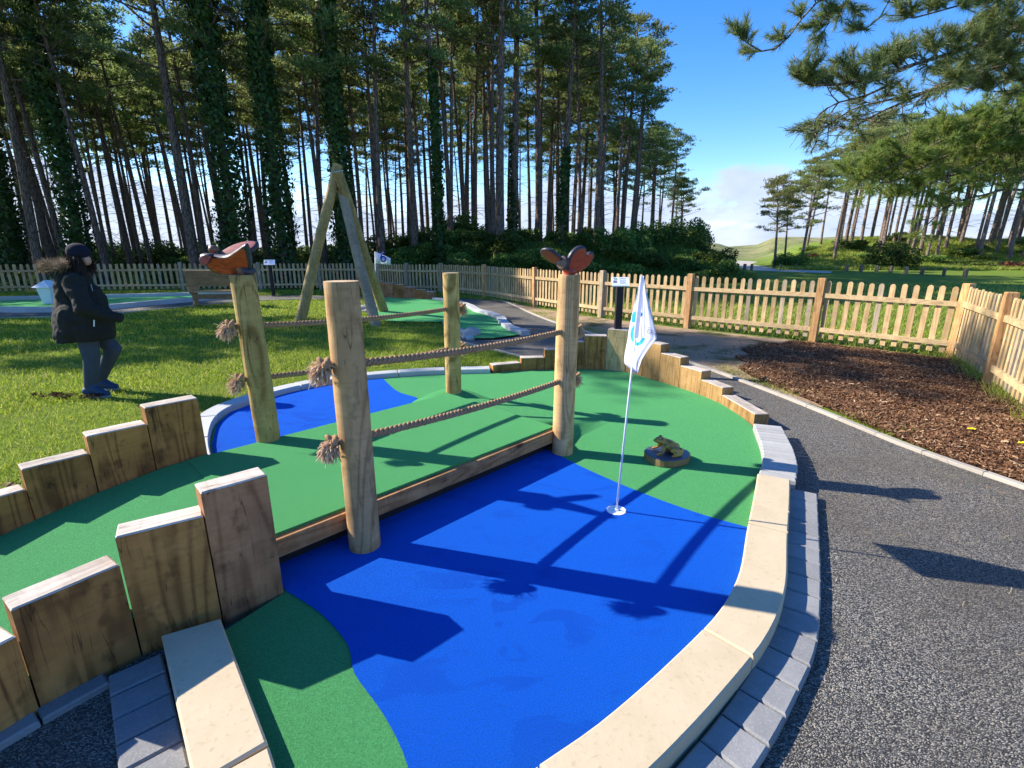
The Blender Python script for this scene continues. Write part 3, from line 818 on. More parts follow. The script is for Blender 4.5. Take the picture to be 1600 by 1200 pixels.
# near wall: face looks towards the camera, timber thickness behind it
near = [((-1.262, 1.806), (-1.072, 1.982), 0.602), ((-1.505, 1.645), (-1.262, 1.806), 0.502), ((-1.68, 1.39), (-1.505, 1.645), 0.388), ((-1.80, 1.14), (-1.68, 1.39), 0.29), ((-1.9, 0.88), (-1.80, 1.14), 0.19)]
sleeper_wall('near left wall of upright timber sleepers stepping up towards the footbridge', near, [P_, S, S, S, S], 0.115, -1)
back = [((-2.295, 2.925), (-2.095, 3.15), 0.60), ((-2.495, 2.70), (-2.295, 2.925), 0.498), ((-2.68, 2.47), (-2.495, 2.70), 0.395), ((-2.84, 2.24), (-2.68, 2.47), 0.28), ((-2.98, 1.99), (-2.84, 2.24), 0.18)]
sleeper_wall('wall of brown sleepers between the lawn and the green ramp, stepping up to the rope posts', back, [S, S, S, S, S], 0.12, -1)
rr = [((-0.25, 6.27), (0.12, 6.42), 0.10), ((0.12, 6.42), (0.44, 6.46), 0.165), ((0.44, 6.46), (0.70, 6.48), 0.27), ((0.70, 6.48), (0.97, 6.49), 0.37), ((0.97, 6.49), (1.26, 6.455), 0.455), ((1.26, 6.455), (1.50, 6.33), 0.55),
      ((1.50, 6.33), (1.66, 6.12), 0.56), ((1.66, 6.12), (1.80, 5.86), 0.45), ((1.80, 5.86), (1.95, 5.57), 0.35), ((1.95, 5.57), (2.09, 5.27), 0.26), ((2.09, 5.27), (2.19, 4.93), 0.17), ((2.19, 4.93), (2.235, 4.30), 0.095)]
sleeper_wall('curved row of stepped sleepers round the far right side of the green turf', rr, [S, S, S, S, S, M['sleeper_pale'], G_, G_, G_, G_, G_, G_], 0.14, -1)
mw = [((-5.2, 17.55), (-4.85, 17.45), 0.55), ((-4.85, 17.45), (-4.5, 17.35), 0.52), ((-4.5, 17.35), (-4.1, 17.25), 0.46), ((-4.1, 17.25), (-3.7, 17.12), 0.42), ((-3.7, 17.12), (-3.3, 16.98), 0.34), ((-3.3, 16.98), (-2.95, 16.82), 0.27), ((-2.95, 16.82), (-2.6, 16.65), 0.22)]
sleeper_wall('far row of dark brown sleepers behind the green turf under the numbered flag', mw, [P_, S], 0.14, -1)

# ------------------------------------------------------------------ round posts, carvings, ropes
def round_post(base, top, r, m, label, zb=-0.05):
    b = Vector(base); t = Vector(top)
    root = empty('rope_post', (b.x, b.y, 0), label, 'post', 'round timber posts of the footbridge')
    mb = MB(); n = 32; K = 24; pts = []; rad = []
    for i in range(K + 1):
        u = i / K; p = b.lerp(t, u)
        pts.append(p); rad.append(r * (1 + 0.012 * math.sin(u * 9 + b.x * 5) - 0.02 * u))
    pts.append(t + Vector((0, 0, 0.004))); rad.append(r * 0.955)
    mb.tube(pts, rad, n, True, 0, 1)
    o = mb.build('post_shaft', [m, M['post_end']], root)
    smooth_angle(o, 40)
    return root
P1b, P1t = Vector((-0.80, 2.36, -0.05)), Vector((-0.806, 2.37, 1.405))
P2b, P2t = Vector((0.40, 3.65, -0.05)), Vector((0.415, 3.65, 1.375))
P3b, P3t = Vector((-1.80, 3.42, -0.05)), Vector((-1.83, 3.42, 1.385))
P4b, P4t = Vector((-0.60, 4.86, -0.05)), Vector((-0.59, 4.86, 1.335))
round_post(P1b, P1t, 0.083, M['post_round'], 'thick round timber post nearest the camera with bare sawn top and two frayed knots')
round_post(P2b, P2t, 0.083, M['post_round'], 'round post at the near right end of the deck carrying the red carved butterfly')
round_post(P3b, P3t, 0.083, M['post_green'], 'yellowish round post beside the back blue turf carrying the orange carved butterfly')
round_post(P4b, P4t, 0.081, M['post_green'], 'bare-topped round post at the far back corner of the deck')

def rope(p0, p1, sag, label, tails, seed):
    rr_ = random.Random(seed)
    root = empty('rope', p0, label, 'rope', 'hemp ropes strung between the posts')
    n = 260; mb = MB()
    pts = []
    for i in range(n + 1):
        u = i / n
        p = Vector(p0).lerp(Vector(p1), u); p.z -= sag * 4 * u * (1 - u)
        pts.append(p)
    ax = (Vector(p1) - Vector(p0)).normalized()
    s1 = ax.cross(Vector((0, 0, 1))).normalized(); s2 = s1.cross(ax)
    L = (Vector(p1) - Vector(p0)).length
    for k in range(3):
        sp = []
        for i, p in enumerate(pts):
            a = 2 * math.pi * (i / n * L / 0.085 + k / 3)
            sp.append(p + (s1 * math.cos(a) + s2 * math.sin(a)) * 0.0118)
        mb.tube(sp, 0.0104, 6)
    o = mb.build('strand', M['rope'], root, smooth=True)
    # loose fibres along the rope
    N = 420; V = []; F = []
    for i in range(N):
        p = pts[rr_.randint(2, n - 2)]
        a = rr_.uniform(0, 6.28); d = (s1 * math.cos(a) + s2 * math.sin(a))
        q = p + d * 0.018
        e = q + d * rr_.uniform(0.006, 0.02) + ax * rr_.uniform(-0.03, 0.03)
        w = ax.cross(d) * 0.0009
        V += [q - w, q + w, e]; F.append((3*i, 3*i+1, 3*i+2))
    off = world_loc(root)
    mesh_np('loose_fibre', [v - off for v in V], F, M['fibre'], root)['kind'] = 'stuff'
    # the stopper knots with frayed ends
    for (kp, dirv, size) in tails:
        kp = Vector(kp); dirv = Vector(dirv).normalized()
        side = dirv.cross(Vector((0, 0, 1))).normalized(); up = side.cross(dirv)
        mb = MB(); pts2 = []
        for i in range(61):
            t = 2 * math.pi * i / 60
            x = math.sin(t) + 2 * math.sin(2*t); y = math.cos(t) - 2 * math.cos(2*t); z = -math.sin(3*t)
            pts2.append(kp + (side * x * 0.0115 + up * y * 0.0135 + dirv * z * 0.016) * size)
        for k in range(3):
            sp = []
            for i, p in enumerate(pts2):
                a = 2 * math.pi * (i / 60 * 9 + k / 3)
                t_ = (pts2[min(60, i+1)] - pts2[max(0, i-1)]).normalized()
                u1 = t_.orthogonal().normalized(); u2 = t_.cross(u1)
                sp.append(p + (side * math.cos(a) + up * math.sin(a)) * 0.0098 * size)
            mb.tube(sp, 0.0088 * size, 6)
        kn = mb.build('knot', M['rope'], root, smooth=True)
        V = []; F = []; c = 0
        td = (dirv * 0.75 + Vector((0, 0, -0.75)) + side * rr_.uniform(-0.35, 0.1)).normalized()
        for i in range(560):
            b0 = kp + td * 0.022 * size + Vector([rr_.gauss(0, 0.014) for _ in range(3)]) * size
            dd = (td + Vector([rr_.gauss(0, 0.58) for _ in range(3)])).normalized()
            ln = rr_.uniform(0.025, 0.062) * size
            w = dd.cross(Vector([rr_.gauss(0, 1) for _ in range(3)])).normalized() * rr_.uniform(0.0016, 0.0030)
            mid = b0 + dd * ln * 0.55; end = b0 + dd * ln + Vector((0, 0, -rr_.uniform(0.0, 0.022))) * size
            V += [b0 - w, b0 + w, mid + w, mid - w, end + w * 0.7, end - w * 0.7]
            F += [(c, c+1, c+2, c+3), (c+3, c+2, c+4, c+5)]; c += 6
        off2 = world_loc(kn)
        mesh_np('frayed_end', [v - off2 for v in V], F, M['fibre'], kn)['kind'] = 'stuff'
    return root
dl = Vector((-DD.x, -DD.y, 0)); dr = Vector((DD.x, DD.y, 0))
def on_post(b, t, x, y):
    """height on a post where the photograph shows it at row y"""
    best = None
    for i in range(400):
        p = b.lerp(t, i / 399); q = p - Vector((0, 0, CAM_H))
        yy = 600 - FPX * (q.y * _s + q.z * _c) / (q.y * _c - q.z * _s)
        if best is None or abs(yy - y) < best[0]: best = (abs(yy - y), p)
    return best[1]
def rope_pair(A, At, B, Bt, ya, yb, sag, la, seed, ka=1.0, kb_=0.9, tl=None):
    a = on_post(A, At, 0, ya); b = on_post(B, Bt, 0, yb)
    ra = a + dl * 0.125; rb = b + dr * 0.125
    rope(a + dl * 0.09, b + dr * 0.09, sag, la, [(ra, (dl if tl is None else Vector(tl)), ka), (rb, dr + Vector((0, 0, -0.6)), kb_)], seed)
rope_pair(P1b, P1t, P2b, P2t, 566, 515, 0.035, 'upper rope between the two near posts with frayed knots', 3, 1.0, 0.9)
rope_pair(P1b, P1t, P2b, P2t, 682, 592, 0.030, 'lower rope between the two near posts', 4, 1.0, 0.9)
rope_pair(P3b, P3t, P4b, P4t, 507, 481, 0.035, 'upper rope between the two back posts over the lawn', 5, 1.05, 1.0)
rope_pair(P3b, P3t, P4b, P4t, 588, 543, 0.035, 'lower rope between the two back posts seen past the near post', 6, 1.05, 1.0)

def paint(name, c, grain=0.35, rough=0.42):
    t = NT(name, rough, 0.4)
    v = t.coords((1, 1, 1), rand=True)
    n = t.noise(t.coords((0.3, 1, 1), rand=True), 60, 4, 0.6); n2 = t.noise(v, 14, 5, 0.6)
    a = t.mix(n2, tuple(x * 0.55 for x in c), tuple(min(1, x * 1.3) for x in c))
    a = t.mix(t.math('MULTIPLY', t.ramp(n, [(0.5, (0, 0, 0)), (0.62, (1, 1, 1))]), grain), a, (0.03, 0.015, 0.01))
    t.color(a); t.bump(n, 0.4, 0.003)
    return t.m
M['red'] = paint('painted_red_wood', (0.42, 0.055, 0.028))
M['orange'] = paint('painted_orange_wood', (0.46, 0.070, 0.014), 0.55, 0.6)
M['wing_dark'] = paint('painted_dark_rim', (0.040, 0.036, 0.050))
M['wing_pink'] = paint('painted_pink_patch', (0.34, 0.075, 0.07), 0.5, 0.6)
M['carve_brown'] = paint('carved_brown_wood', (0.20, 0.10, 0.06))
def wing(root, name, outline, c, ux, uy, thick, mats, cup=0.0):
    """a carved wing: outline in wing plane coordinates round c, lens-shaped, dark rim"""
    c = Vector(c); ux = Vector(ux).normalized(); uy = (Vector(uy) - ux * Vector(uy).dot(ux)).normalized(); un = ux.cross(uy)
    out = spline([Vector((a, b, 0)) for a, b in outline], 0.012, True)
    cen = sum(out, Vector()) / len(out); n = len(out)
    rings = [(1.0, 0.25, 1), (0.97, 0.65, 1), (0.86, 0.85, 1), (0.80, 0.9, 0), (0.55, 1.0, 0), (0.25, 1.05, 0)]
    V = []; F = []; mi = []
    for sgn in (1, -1):
        base = len(V)
        for (s, h, _) in rings:
            for p in out:
                q = cen + (p - cen) * s
                w = sgn * thick / 2 * h + cup * ((q - cen).length ** 2)
                V.append(c + ux * q.x + uy * q.y + un * w)
        for i in range(len(rings) - 1):
            for k in range(n):
                k2 = (k + 1) % n
                f = (base+i*n+k, base+i*n+k2, base+(i+1)*n+k2, base+(i+1)*n+k)
                F.append(f if sgn > 0 else f[::-1]); mi.append(1 if rings[i+1][2] else 0)
        f = tuple(base + (len(rings)-1)*n + k for k in range(n)); F.append(f if sgn > 0 else f[::-1]); mi.append(0)
    m_ = len(rings) * n
    for k in range(n):
        k2 = (k + 1) % n
        F.append((k2, k, m_ + k, m_ + k2)); mi.append(1)
    mb = MB(); mb.v = [tuple(v) for v in V]; mb.f = F; mb.m = mi
    o = mb.build(name, mats, root); smooth_angle(o, 50)
    return o
# left butterfly, boat-like with the near wing turned to the camera
lb = empty('butterfly_carving', P3t + Vector((0, 0, 0.004)), 'carved butterfly with orange underwing and dark rim on the yellowish back post', 'carving', 'butterfly carvings on the posts')
T = P3t.copy()
wing(lb, 'wing', [(-0.245, 0.150), (-0.240, 0.06), (-0.205, 0.016), (-0.1, 0.004), (0.03, 0.014), (0.10, 0.07), (0.14, 0.145), (0.168, 0.245), (0.07, 0.205), (-0.03, 0.160), (-0.13, 0.158), (-0.21, 0.168)],
     T + Vector((0.0, 0.03, 0.004)), (1, -0.20, 0.0), (0.05, -0.62, 0.8), 0.05, [M['orange'], M['wing_dark']])
wing(lb, 'wing', [(-0.12, 0.0), (-0.10, 0.05), (-0.04, 0.10), (0.05, 0.125), (0.12, 0.10), (0.10, 0.03), (0.0, -0.02)],
     T + Vector((-0.035, 0.05, 0.140)), (1, 0.1, 0.10), (0.0, 0.80, 0.60), 0.035, [M['wing_pink'], M['wing_dark']])
wing(lb, 'wing', [(-0.045, -0.03), (-0.05, 0.015), (-0.02, 0.036), (0.025, 0.034), (0.055, 0.015), (0.01, -0.015)],
     T + Vector((-0.185, -0.055, 0.105)), (1, -0.1, 0.35), (0.05, -0.3, 0.9), 0.045, [M['wing_pink'], M['wing_dark']])
mb = MB(); mb.tube([T + Vector((-0.20, 0.05, 0.150)), T + Vector((-0.14, 0.04, 0.10)), T + Vector((0.0, 0.0, 0.05)), T + Vector((0.02, 0, 0.0))], [0.016, 0.030, 0.036, 0.05], 12)
mb.build('body', M['carve_brown'], lb, smooth=True)
mb = MB(); mb.lathe(T + Vector((-0.200, 0.05, 0.168)), [(0.004, -0.03), (0.025, -0.018), (0.032, 0), (0.024, 0.02), (0.004, 0.029)], 14)
mb.build('head', M['carve_brown'], lb, smooth=True)
mb = MB(); mb.tube([T + Vector((0.03, 0.0, 0.0)), T + Vector((0.05, 0.0, 0.05))], [0.040, 0.050], 14); mb.build('mount', M['wing_dark'], lb, smooth=True)
# right butterfly, wings spread, the right one facing the camera with two lobes
rb_ = empty('butterfly_carving', P2t + Vector((0, 0, 0.004)), 'carved butterfly with spread red two-lobed wings on the near right post', 'carving', 'butterfly carvings on the posts')
T = P2t.copy()
wing(rb_, 'wing', [(-0.064, -0.048), (-0.072, 0.03), (-0.052, 0.088), (0.0, 0.128), (0.058, 0.124), (0.083, 0.079), (0.090, 0.059), (0.110, 0.079), (0.144, 0.079), (0.159, 0.047), (0.136, -0.005), (0.08, -0.047), (0.0, -0.072)],
     T + Vector((0.035, -0.005, 0.078)), (0.86, 0.50, 0.05), (0.02, -0.35, 1), 0.045, [M['red'], M['wing_dark']])
wing(rb_, 'wing', [(-0.10, -0.03), (-0.105, 0.03), (-0.06, 0.075), (0.03, 0.07), (0.07, 0.0), (0.03, -0.045), (-0.04, -0.05)],
     T + Vector((-0.120, -0.02, 0.118)), (0.80, 0.18, -0.57), (0.42, -0.85, 0.30), 0.028, [M['red'], M['wing_dark']])
wing(rb_, 'wing', [(-0.05, -0.02), (-0.05, 0.03), (-0.02, 0.06), (0.02, 0.05), (0.04, 0.0), (0.01, -0.04)],
     T + Vector((-0.055, -0.055, 0.075)), (0.7, -0.5, -0.45), (0.3, -0.1, 0.9), 0.032, [M['carve_brown'], M['wing_dark']])
mb = MB(); mb.tube([T + Vector((-0.06, -0.02, 0.10)), T + Vector((-0.03, 0.0, 0.07)), T + Vector((0.0, 0.0, 0.03)), T + Vector((0.01, 0, 0.0))], [0.018, 0.032, 0.045, 0.052], 12)
mb.build('body', M['red'], rb_, smooth=True)

# ------------------------------------------------------------------ flag in the cup
PB = Vector((0.644, 2.73, 0.0)); PT = at(1003, 434, 2.66)
fl = empty('golf_flag', PB, 'white flag with a blue figure drooping from a slim pole in the blue turf', 'flag')
mb = MB(); mb.tube([PB, PB.lerp(PT, 0.5), PT], 0.0062, 10); mb.build('pole', M['pole_white'], fl, smooth=True)
def cloth():
    t = NT('white_flag_cloth', 0.85, 0.1)
    f = t.noise(t.coords(), 30, 4)
    c = t.mix(f, (0.74, 0.75, 0.84), (0.80, 0.81, 0.90)); t.color(c)
    tr = t.n('ShaderNodeBsdfTranslucent'); tr.inputs[0].default_value = (0.75, 0.77, 0.92, 1)
    mx = t.n('ShaderNodeMixShader'); mx.inputs[0].default_value = 0.35
    t.l(t.b.outputs[0], mx.inputs[1]); t.l(tr.outputs[0], mx.inputs[2]); t.l(mx.outputs[0], t.out.inputs['Surface'])
    t.bump(t.noise(t.coords((1, 1, 0.3)), 9, 3), 0.4, 0.01)
    return t.m
M['cloth'] = cloth()
rows = [(436, 1000, 1007), (448, 998, 1009), (460, 995, 1011), (480, 990, 1016), (500, 986, 1020.5), (520, 982, 1025), (529, 981, 1026.5), (540, 979, 1017.5), (552, 976.5, 1009), (562, 975.5, 1003), (568, 976, 1001), (575, 983.5, 998.5), (583, 993, 996.5)]
def flag_Y(u, v): return 2.66 + (0.5 - u) * 0.26 * min(1, 0.15 + v * 1.6) + 0.030 * math.sin(u * 5.2 + v * 1.5) * (0.3 + v) + 0.012 * math.sin(u * 13 + v * 3)
V = []; F = []; NC = 14
for ri, (y, xl, xr) in enumerate(rows):
    v = (y - 436) / 147.0
    for k in range(NC + 1):
        u = k / NC; V.append(at(xl + (xr - xl) * u, y, flag_Y(u, v)))
for ri in range(len(rows) - 1):
    for k in range(NC): F.append((ri*(NC+1)+k, ri*(NC+1)+k+1, (ri+1)*(NC+1)+k+1, (ri+1)*(NC+1)+k))
def fold_obj(name, V, F, m, root, th=0.0012):
    off = world_loc(root)
    o = mesh_np(name, [p - off for p in V], F, m, root, smooth=True)
    sm = o.modifiers.new('thickness', 'SOLIDIFY'); sm.thickness = th
    return o
fc = fold_obj('flag_cloth', V, F, M['cloth'], fl)
def flag_point(x, y, lift=0.004):
    rowi = [i for i in range(len(rows) - 1) if rows[i][0] <= y <= rows[i+1][0]]
    i = rowi[0] if rowi else 0; w = (y - rows[i][0]) / (rows[i+1][0] - rows[i][0])
    xl = rows[i][1] + (rows[i+1][1] - rows[i][1]) * w; xr = rows[i][2] + (rows[i+1][2] - rows[i][2]) * w
    u = (x - xl) / max(1, xr - xl); v = (y - 436) / 147.0
    return at(x, y, flag_Y(u, v) - lift)
def print_strip(name, pts, w, m, root, lift=0.012):
    V = []; F = []
    P = [Vector((a, b, 0)) for a, b in pts]; P = spline(P, 1.5)
    for i, p in enumerate(P):
        d = (P[min(i+1, len(P)-1)] - P[max(i-1, 0)]).normalized(); n_ = Vector((-d.y, d.x, 0)) * w / 2
        for q in (p - n_, p + n_): V.append(flag_point(q.x, q.y, lift))
    for i in range(len(P) - 1): F.append((2*i, 2*i+1, 2*i+3, 2*i+2))
    off = world_loc(root)
    return mesh_np(name, [p - off for p in V], F, m, root)
print_strip('figure', [(1003.5, 492), (997, 489), (991.5, 490), (990, 497), (989.5, 503)], 5.5, M['ink_blue'], fl)
print_strip('figure', [(993, 509), (988.5, 516), (987.5, 526), (991, 534), (997, 537.5), (1002.5, 534), (1005.5, 528)], 5.0, M['ink_blue'], fl)
for k, (cx, cy, r_) in enumerate(((1014.5, 516, 4.6), (1014.5, 516, 2.0))):
    print_strip('crest', [(cx + r_ * math.cos(a), cy + r_ * math.sin(a)) for a in [i * 0.7 for i in range(8)]], 0.55, M['ink_dark'], fl)
print_strip('crest', [(1019.5, 516), (1022, 517), (1023.5, 518)], 0.8, M['ink_grey'], fl)
mb = MB()
sl = [at(1003.2, 431, 2.635), at(1001.5, 450, 2.63), at(999, 480, 2.63), at(995.5, 510, 2.635), at(993.5, 528, 2.64)]
V = []; F = []
for i, p in enumerate(sl):
    for k in range(10):
        a = 2 * math.pi * k / 10
        V.append(p + Vector((math.cos(a) * (0.010 + 0.0012 * i), math.sin(a) * 0.007, 0)))
for i in range(len(sl) - 1):
    for k in range(10): F.append((i*10+k, i*10+(k+1) % 10, (i+1)*10+(k+1) % 10, (i+1)*10+k))
off = world_loc(fl); mesh_np('flag_sleeve', [p - off for p in V], F, M['cloth'], fl, smooth=True)
mb = MB(); mb.lathe(PT + Vector((0, 0, -0.004)), [(0.004, -0.01), (0.009, -0.006), (0.0105, 0.004), (0.007, 0.012), (0.002, 0.015)], 14); mb.build('pole_cap', M['white'], fl, smooth=True)
cup = empty('hole_cup', PB, 'white round cup set in the blue turf at the foot of the flag pole', 'golf cup')
mb = MB(); mb.lathe(PB, [(0.060, 0.0005), (0.060, 0.003), (0.056, 0.005), (0.050, 0.004), (0.046, 0.0025), (0.010, 0.0018)], 40); mb.build('cup_rim', M['white'], cup, smooth=False)
mb = MB(); mb.lathe(PB, [(0.016, 0.002), (0.014, 0.012), (0.009, 0.014)], 18); mb.build('pole_socket', M['white'], cup, smooth=False)

# ------------------------------------------------------------------ organic forms
def blob(name, prims, voxel, m, parent, smooth_it=6, decimate=None):
    """capsules (p0, r0, p1, r1) and ellipsoids (c, (rx, ry, rz), euler) fused into one surface"""
    mb = MB()
    for pr in prims:
        if pr[0] == 'c':
            _, p0, r0, p1, r1 = pr; p0 = Vector(p0); p1 = Vector(p1); d = (p1 - p0)
            dn = d.normalized() if d.length > 1e-6 else Vector((0, 0, 1))
            pts = []; rad = []
            for k in range(5):
                a = (math.pi / 2) * (1 - k / 4.0); pts.append(p0 - dn * r0 * math.sin(a)); rad.append(max(0.0006, r0 * math.cos(a)))
            for k in range(1, 5):
                u = k / 5; pts.append(p0.lerp(p1, u)); rad.append(r0 + (r1 - r0) * u)
            for k in range(5):
                a = (math.pi / 2) * k / 4.0; pts.append(p1 + dn * r1 * math.sin(a)); rad.append(max(0.0006, r1 * math.cos(a)))
            mb.tube(pts, rad, 14)
        else:
            _, c, rad, eu = pr; c = Vector(c); mt = Euler(eu).to_matrix(); vs = []; fs = []
            A, B = 16, 10
            for i in range(B + 1):
                th = math.pi * i / B
                for k in range(A):
                    ph = 2 * math.pi * k / A
                    s_ = max(0.02, math.sin(th))
                    vs.append(c + mt @ Vector((rad[0]*s_*math.cos(ph), rad[1]*s_*math.sin(ph), rad[2]*math.cos(th))))
            for i in range(B):
                for k in range(A):
                    fs.append((i*A+k, (i+1)*A+k, (i+1)*A+(k+1) % A, i*A+(k+1) % A))
            fs.append(tuple(range(A))); fs.append(tuple(reversed([B*A+k for k in range(A)])))
            mb.add(vs, fs)
    o = mb.build(name, m, parent)
    rm = o.modifiers.new('fuse', 'REMESH'); rm.mode = 'VOXEL'; rm.voxel_size = voxel
    sm = o.modifiers.new('soften', 'SMOOTH'); sm.iterations = smooth_it; sm.factor = 0.5
    bpy.context.view_layer.update()
    dg = bpy.context.evaluated_depsgraph_get()
    me = bpy.data.meshes.new_from_object(o.evaluated_get(dg))
    o.modifiers.clear(); old = o.data; o.data = me; bpy.data.meshes.remove(old)
    me.polygons.foreach_set('use_smooth', [True] * len(me.polygons))
    return o
def frog_mat():
    t = NT('frog_paint', 0.35, 0.5)
    v = t.coords(); n = t.noise(v, 45, 4, 0.6); n2 = t.noise(v, 12, 4)
    a = t.mix(n2, (0.16, 0.13, 0.02), (0.55, 0.27, 0.035))
    a = t.mix(t.math('MULTIPLY', t.ramp(n, [(0.52, (0, 0, 0)), (0.6, (1, 1, 1))]), 0.8), a, (0.02, 0.025, 0.015))
    t.color(a); t.bump(n, 0.4, 0.004); return t.m
M['frog'] = frog_mat()
LC = Vector((1.185, 3.50, 0.0))
ls = empty('log_slice', LC, 'round dark slice of log lying on the green turf under the carved frog', 'log slice')
mb = MB(); out = [(math.cos(a) * 0.170 * (1 + 0.06 * math.sin(3 * a + 1)), math.sin(a) * 0.15 * (1 + 0.05 * math.sin(2 * a))) for a in [i * math.pi / 18 for i in range(36)]]
mb.slab([(LC.x + a, LC.y + b) for a, b in out], 0.0, 0.058, 0.007, 0, 1)
M['log_bark'] = flat('log_bark', (0.24, 0.15, 0.06), 0.8, var=0.7); M['log_top'] = paint('log_dark_top', (0.075, 0.085, 0.12), 0.3, 0.3)
mb.build('slice', [M['log_bark'], M['log_top']], ls)
fr = empty('frog_carving', LC + Vector((0, 0, 0.058)), 'carved wooden frog sitting on the log slice looking left', 'carving')
F0 = LC + Vector((-0.005, 0.0, 0.058))
def fp(x, y, z): return F0 + Vector((x, y, z))
blob('body', [('e', fp(0.02, 0, 0.055), (0.085, 0.058, 0.045), (0, R(28), 0)), ('e', fp(-0.045, 0, 0.095), (0.052, 0.045, 0.028), (0, R(10), 0)), ('c', fp(-0.07, 0, 0.098), 0.020, fp(-0.10, 0, 0.098), 0.010),
              ('e', fp(-0.045, -0.026, 0.121), (0.014, 0.012, 0.012), (0, 0, 0)), ('e', fp(-0.045, 0.026, 0.121), (0.014, 0.012, 0.012), (0, 0, 0)),
              ('c', fp(-0.03, -0.04, 0.06), 0.018, fp(-0.05, -0.062, 0.022), 0.012), ('c', fp(-0.05, -0.062, 0.022), 0.012, fp(-0.085, -0.066, 0.008), 0.010),
              ('c', fp(-0.03, 0.04, 0.06), 0.018, fp(-0.05, 0.062, 0.022), 0.012), ('c', fp(-0.05, 0.062, 0.022), 0.012, fp(-0.085, 0.066, 0.008), 0.010),
              ('c', fp(0.085, -0.045, 0.03), 0.030, fp(0.02, -0.072, 0.045), 0.021), ('c', fp(0.02, -0.072, 0.040), 0.017, fp(0.085, -0.078, 0.012), 0.013), ('c', fp(0.085, -0.078, 0.012), 0.012, fp(0.015, -0.095, 0.006), 0.010),
              ('c', fp(0.085, 0.045, 0.03), 0.030, fp(0.02, 0.072, 0.045), 0.021), ('c', fp(0.02, 0.072, 0.040), 0.017, fp(0.085, 0.078, 0.012), 0.013), ('c', fp(0.085, 0.078, 0.012), 0.012, fp(0.015, 0.095, 0.006), 0.010)],
     0.006, M['frog'], fr, 4)
for sy in (-1, 1):
    mb = MB(); mb.lathe(fp(-0.05, sy * 0.034, 0.122), [(0.001, -0.006), (0.006, -0.003), (0.0065, 0.001), (0.001, 0.006)], 10); mb.build('eye', M['ink_dark'], fr, smooth=True)

# ------------------------------------------------------------------ picket fence
fe = empty('picket_fence', (FENCE[9][0], FENCE[9][1], -0.05), 'round-topped wooden picket fence running all along the back and right of the course', 'fence')
def picket_mesh():
    mb = MB(); w = 0.037; pts = [(-w, 0.0), (w, 0.0), (w, 0.955)]
    for k in range(1, 7): a = math.pi * k / 7; pts.append((w * math.cos(a), 0.955 + 0.040 * math.sin(a)))
    pts.append((-w, 0.955))
    n = len(pts); vs = [(x, -0.009, z) for x, z in pts] + [(x, 0.009, z) for x, z in pts]
    fs = [tuple(range(n)), tuple(reversed([n + k for k in range(n)]))] + [(i, n + i, n + (i+1) % n, (i+1) % n) for i in range(n)]
    mb.add(vs, fs); return mb
pk = picket_mesh().build('picket', M['fence'], fe, local=True)
pk_g = None
pmesh = pk.data
pmesh_g = pmesh.copy(); pmesh_g.materials.clear(); pmesh_g.materials.append(M['fence_grey'])
mbp = MB(); mbp.slab([(-0.055, -0.055), (0.055, -0.055), (0.055, 0.055), (-0.055, 0.055)], -0.2, 1.13, 0.008)
post = mbp.build('fence_post', M['fence_post'], fe, local=True); postm = post.data
pw_m = postm.copy(); pw_m.materials.clear(); pw_m.materials.append(M['fence_grey'])
first_p, first_post = True, True
npk = 0
def place_child(src_mesh, name, loc, rz, tilt=0.0, first=None, sz=1.0):
    o = first if first is not None else bpy.data.objects.new(name, src_mesh)
    if first is None: col.objects.link(o); o.parent = fe
    o.location = Vector(loc) - Vector(fe.location); o.rotation_euler = (0, tilt, rz); o.scale = (1, 1, sz)
    return o
CEN = Vector((0, 6))
for i, p in enumerate(FENCE):
    q = FENCE[min(i + 1, len(FENCE) - 1)] if i < len(FENCE) - 1 else p; b = FENCE[i - 1] if i else p
    d = Vector(q) - Vector(b); rz = math.atan2(d.y, d.x)
    m_ = pw_m if (p[0] < -2.0 or i == 11) and i != 9 else postm
    place_child(m_, 'fence_post', (p[0], p[1], landz(*p)), rz, rnd.uniform(-0.012, 0.012), post if i == 0 else None)
post.data = pw_m
used_first = False
for i in range(len(FENCE) - 1):
    a, b = Vector(FENCE[i]), Vector(FENCE[i+1]); d = b - a; L = d.length; d.normalize(); rz = math.atan2(d.y, d.x)
    nrm = Vector((-d.y, d.x))
    if nrm.dot(CEN - (a + b) / 2) < 0: nrm = -nrm       # towards the course
    wd = 1.0
    if i < 4: spc, wd = 0.22, 1.4
    elif i < 6: spc, wd = 0.17, 1.15
    elif a.x > 2.0 and i < 14: spc = 0.152
    else: spc = 0.140
    n = max(3, round((L - 0.11) / spc)); z = (landz(*a) + landz(*b)) / 2
    back_off = -nrm * 0.012
    for k in range(n):
        u = 0.055 + (L - 0.11) * (k + 0.5) / n
        p = a + d * u + back_off
        grey = (a.x > 3.0 and rnd.random() < 0.10) or (a.x <= 2.0 and rnd.random() < 0.22)
        o = place_child(pmesh_g if grey else pmesh, 'picket', (p.x, p.y, z + 0.085 + rnd.uniform(-0.008, 0.008)), rz + rnd.uniform(-0.03, 0.03), rnd.uniform(-0.012, 0.012), None if used_first else pk)
        o.scale = (wd, 1, 1)
        used_first = True; npk += 1
    for zz in (0.235, 0.83):
        mb = MB(); mb.box((0, 0, 0), (L - 0.115, 0.032, 0.075))
        o = mb.build('rail', M['fence_rail'], fe, local=True)
        c = (a + b) / 2 + nrm * 0.014
        o.location = Vector((c.x, c.y, z + zz)) - Vector(fe.location); o.rotation_euler = (0, rnd.uniform(-0.006, 0.006), rz)

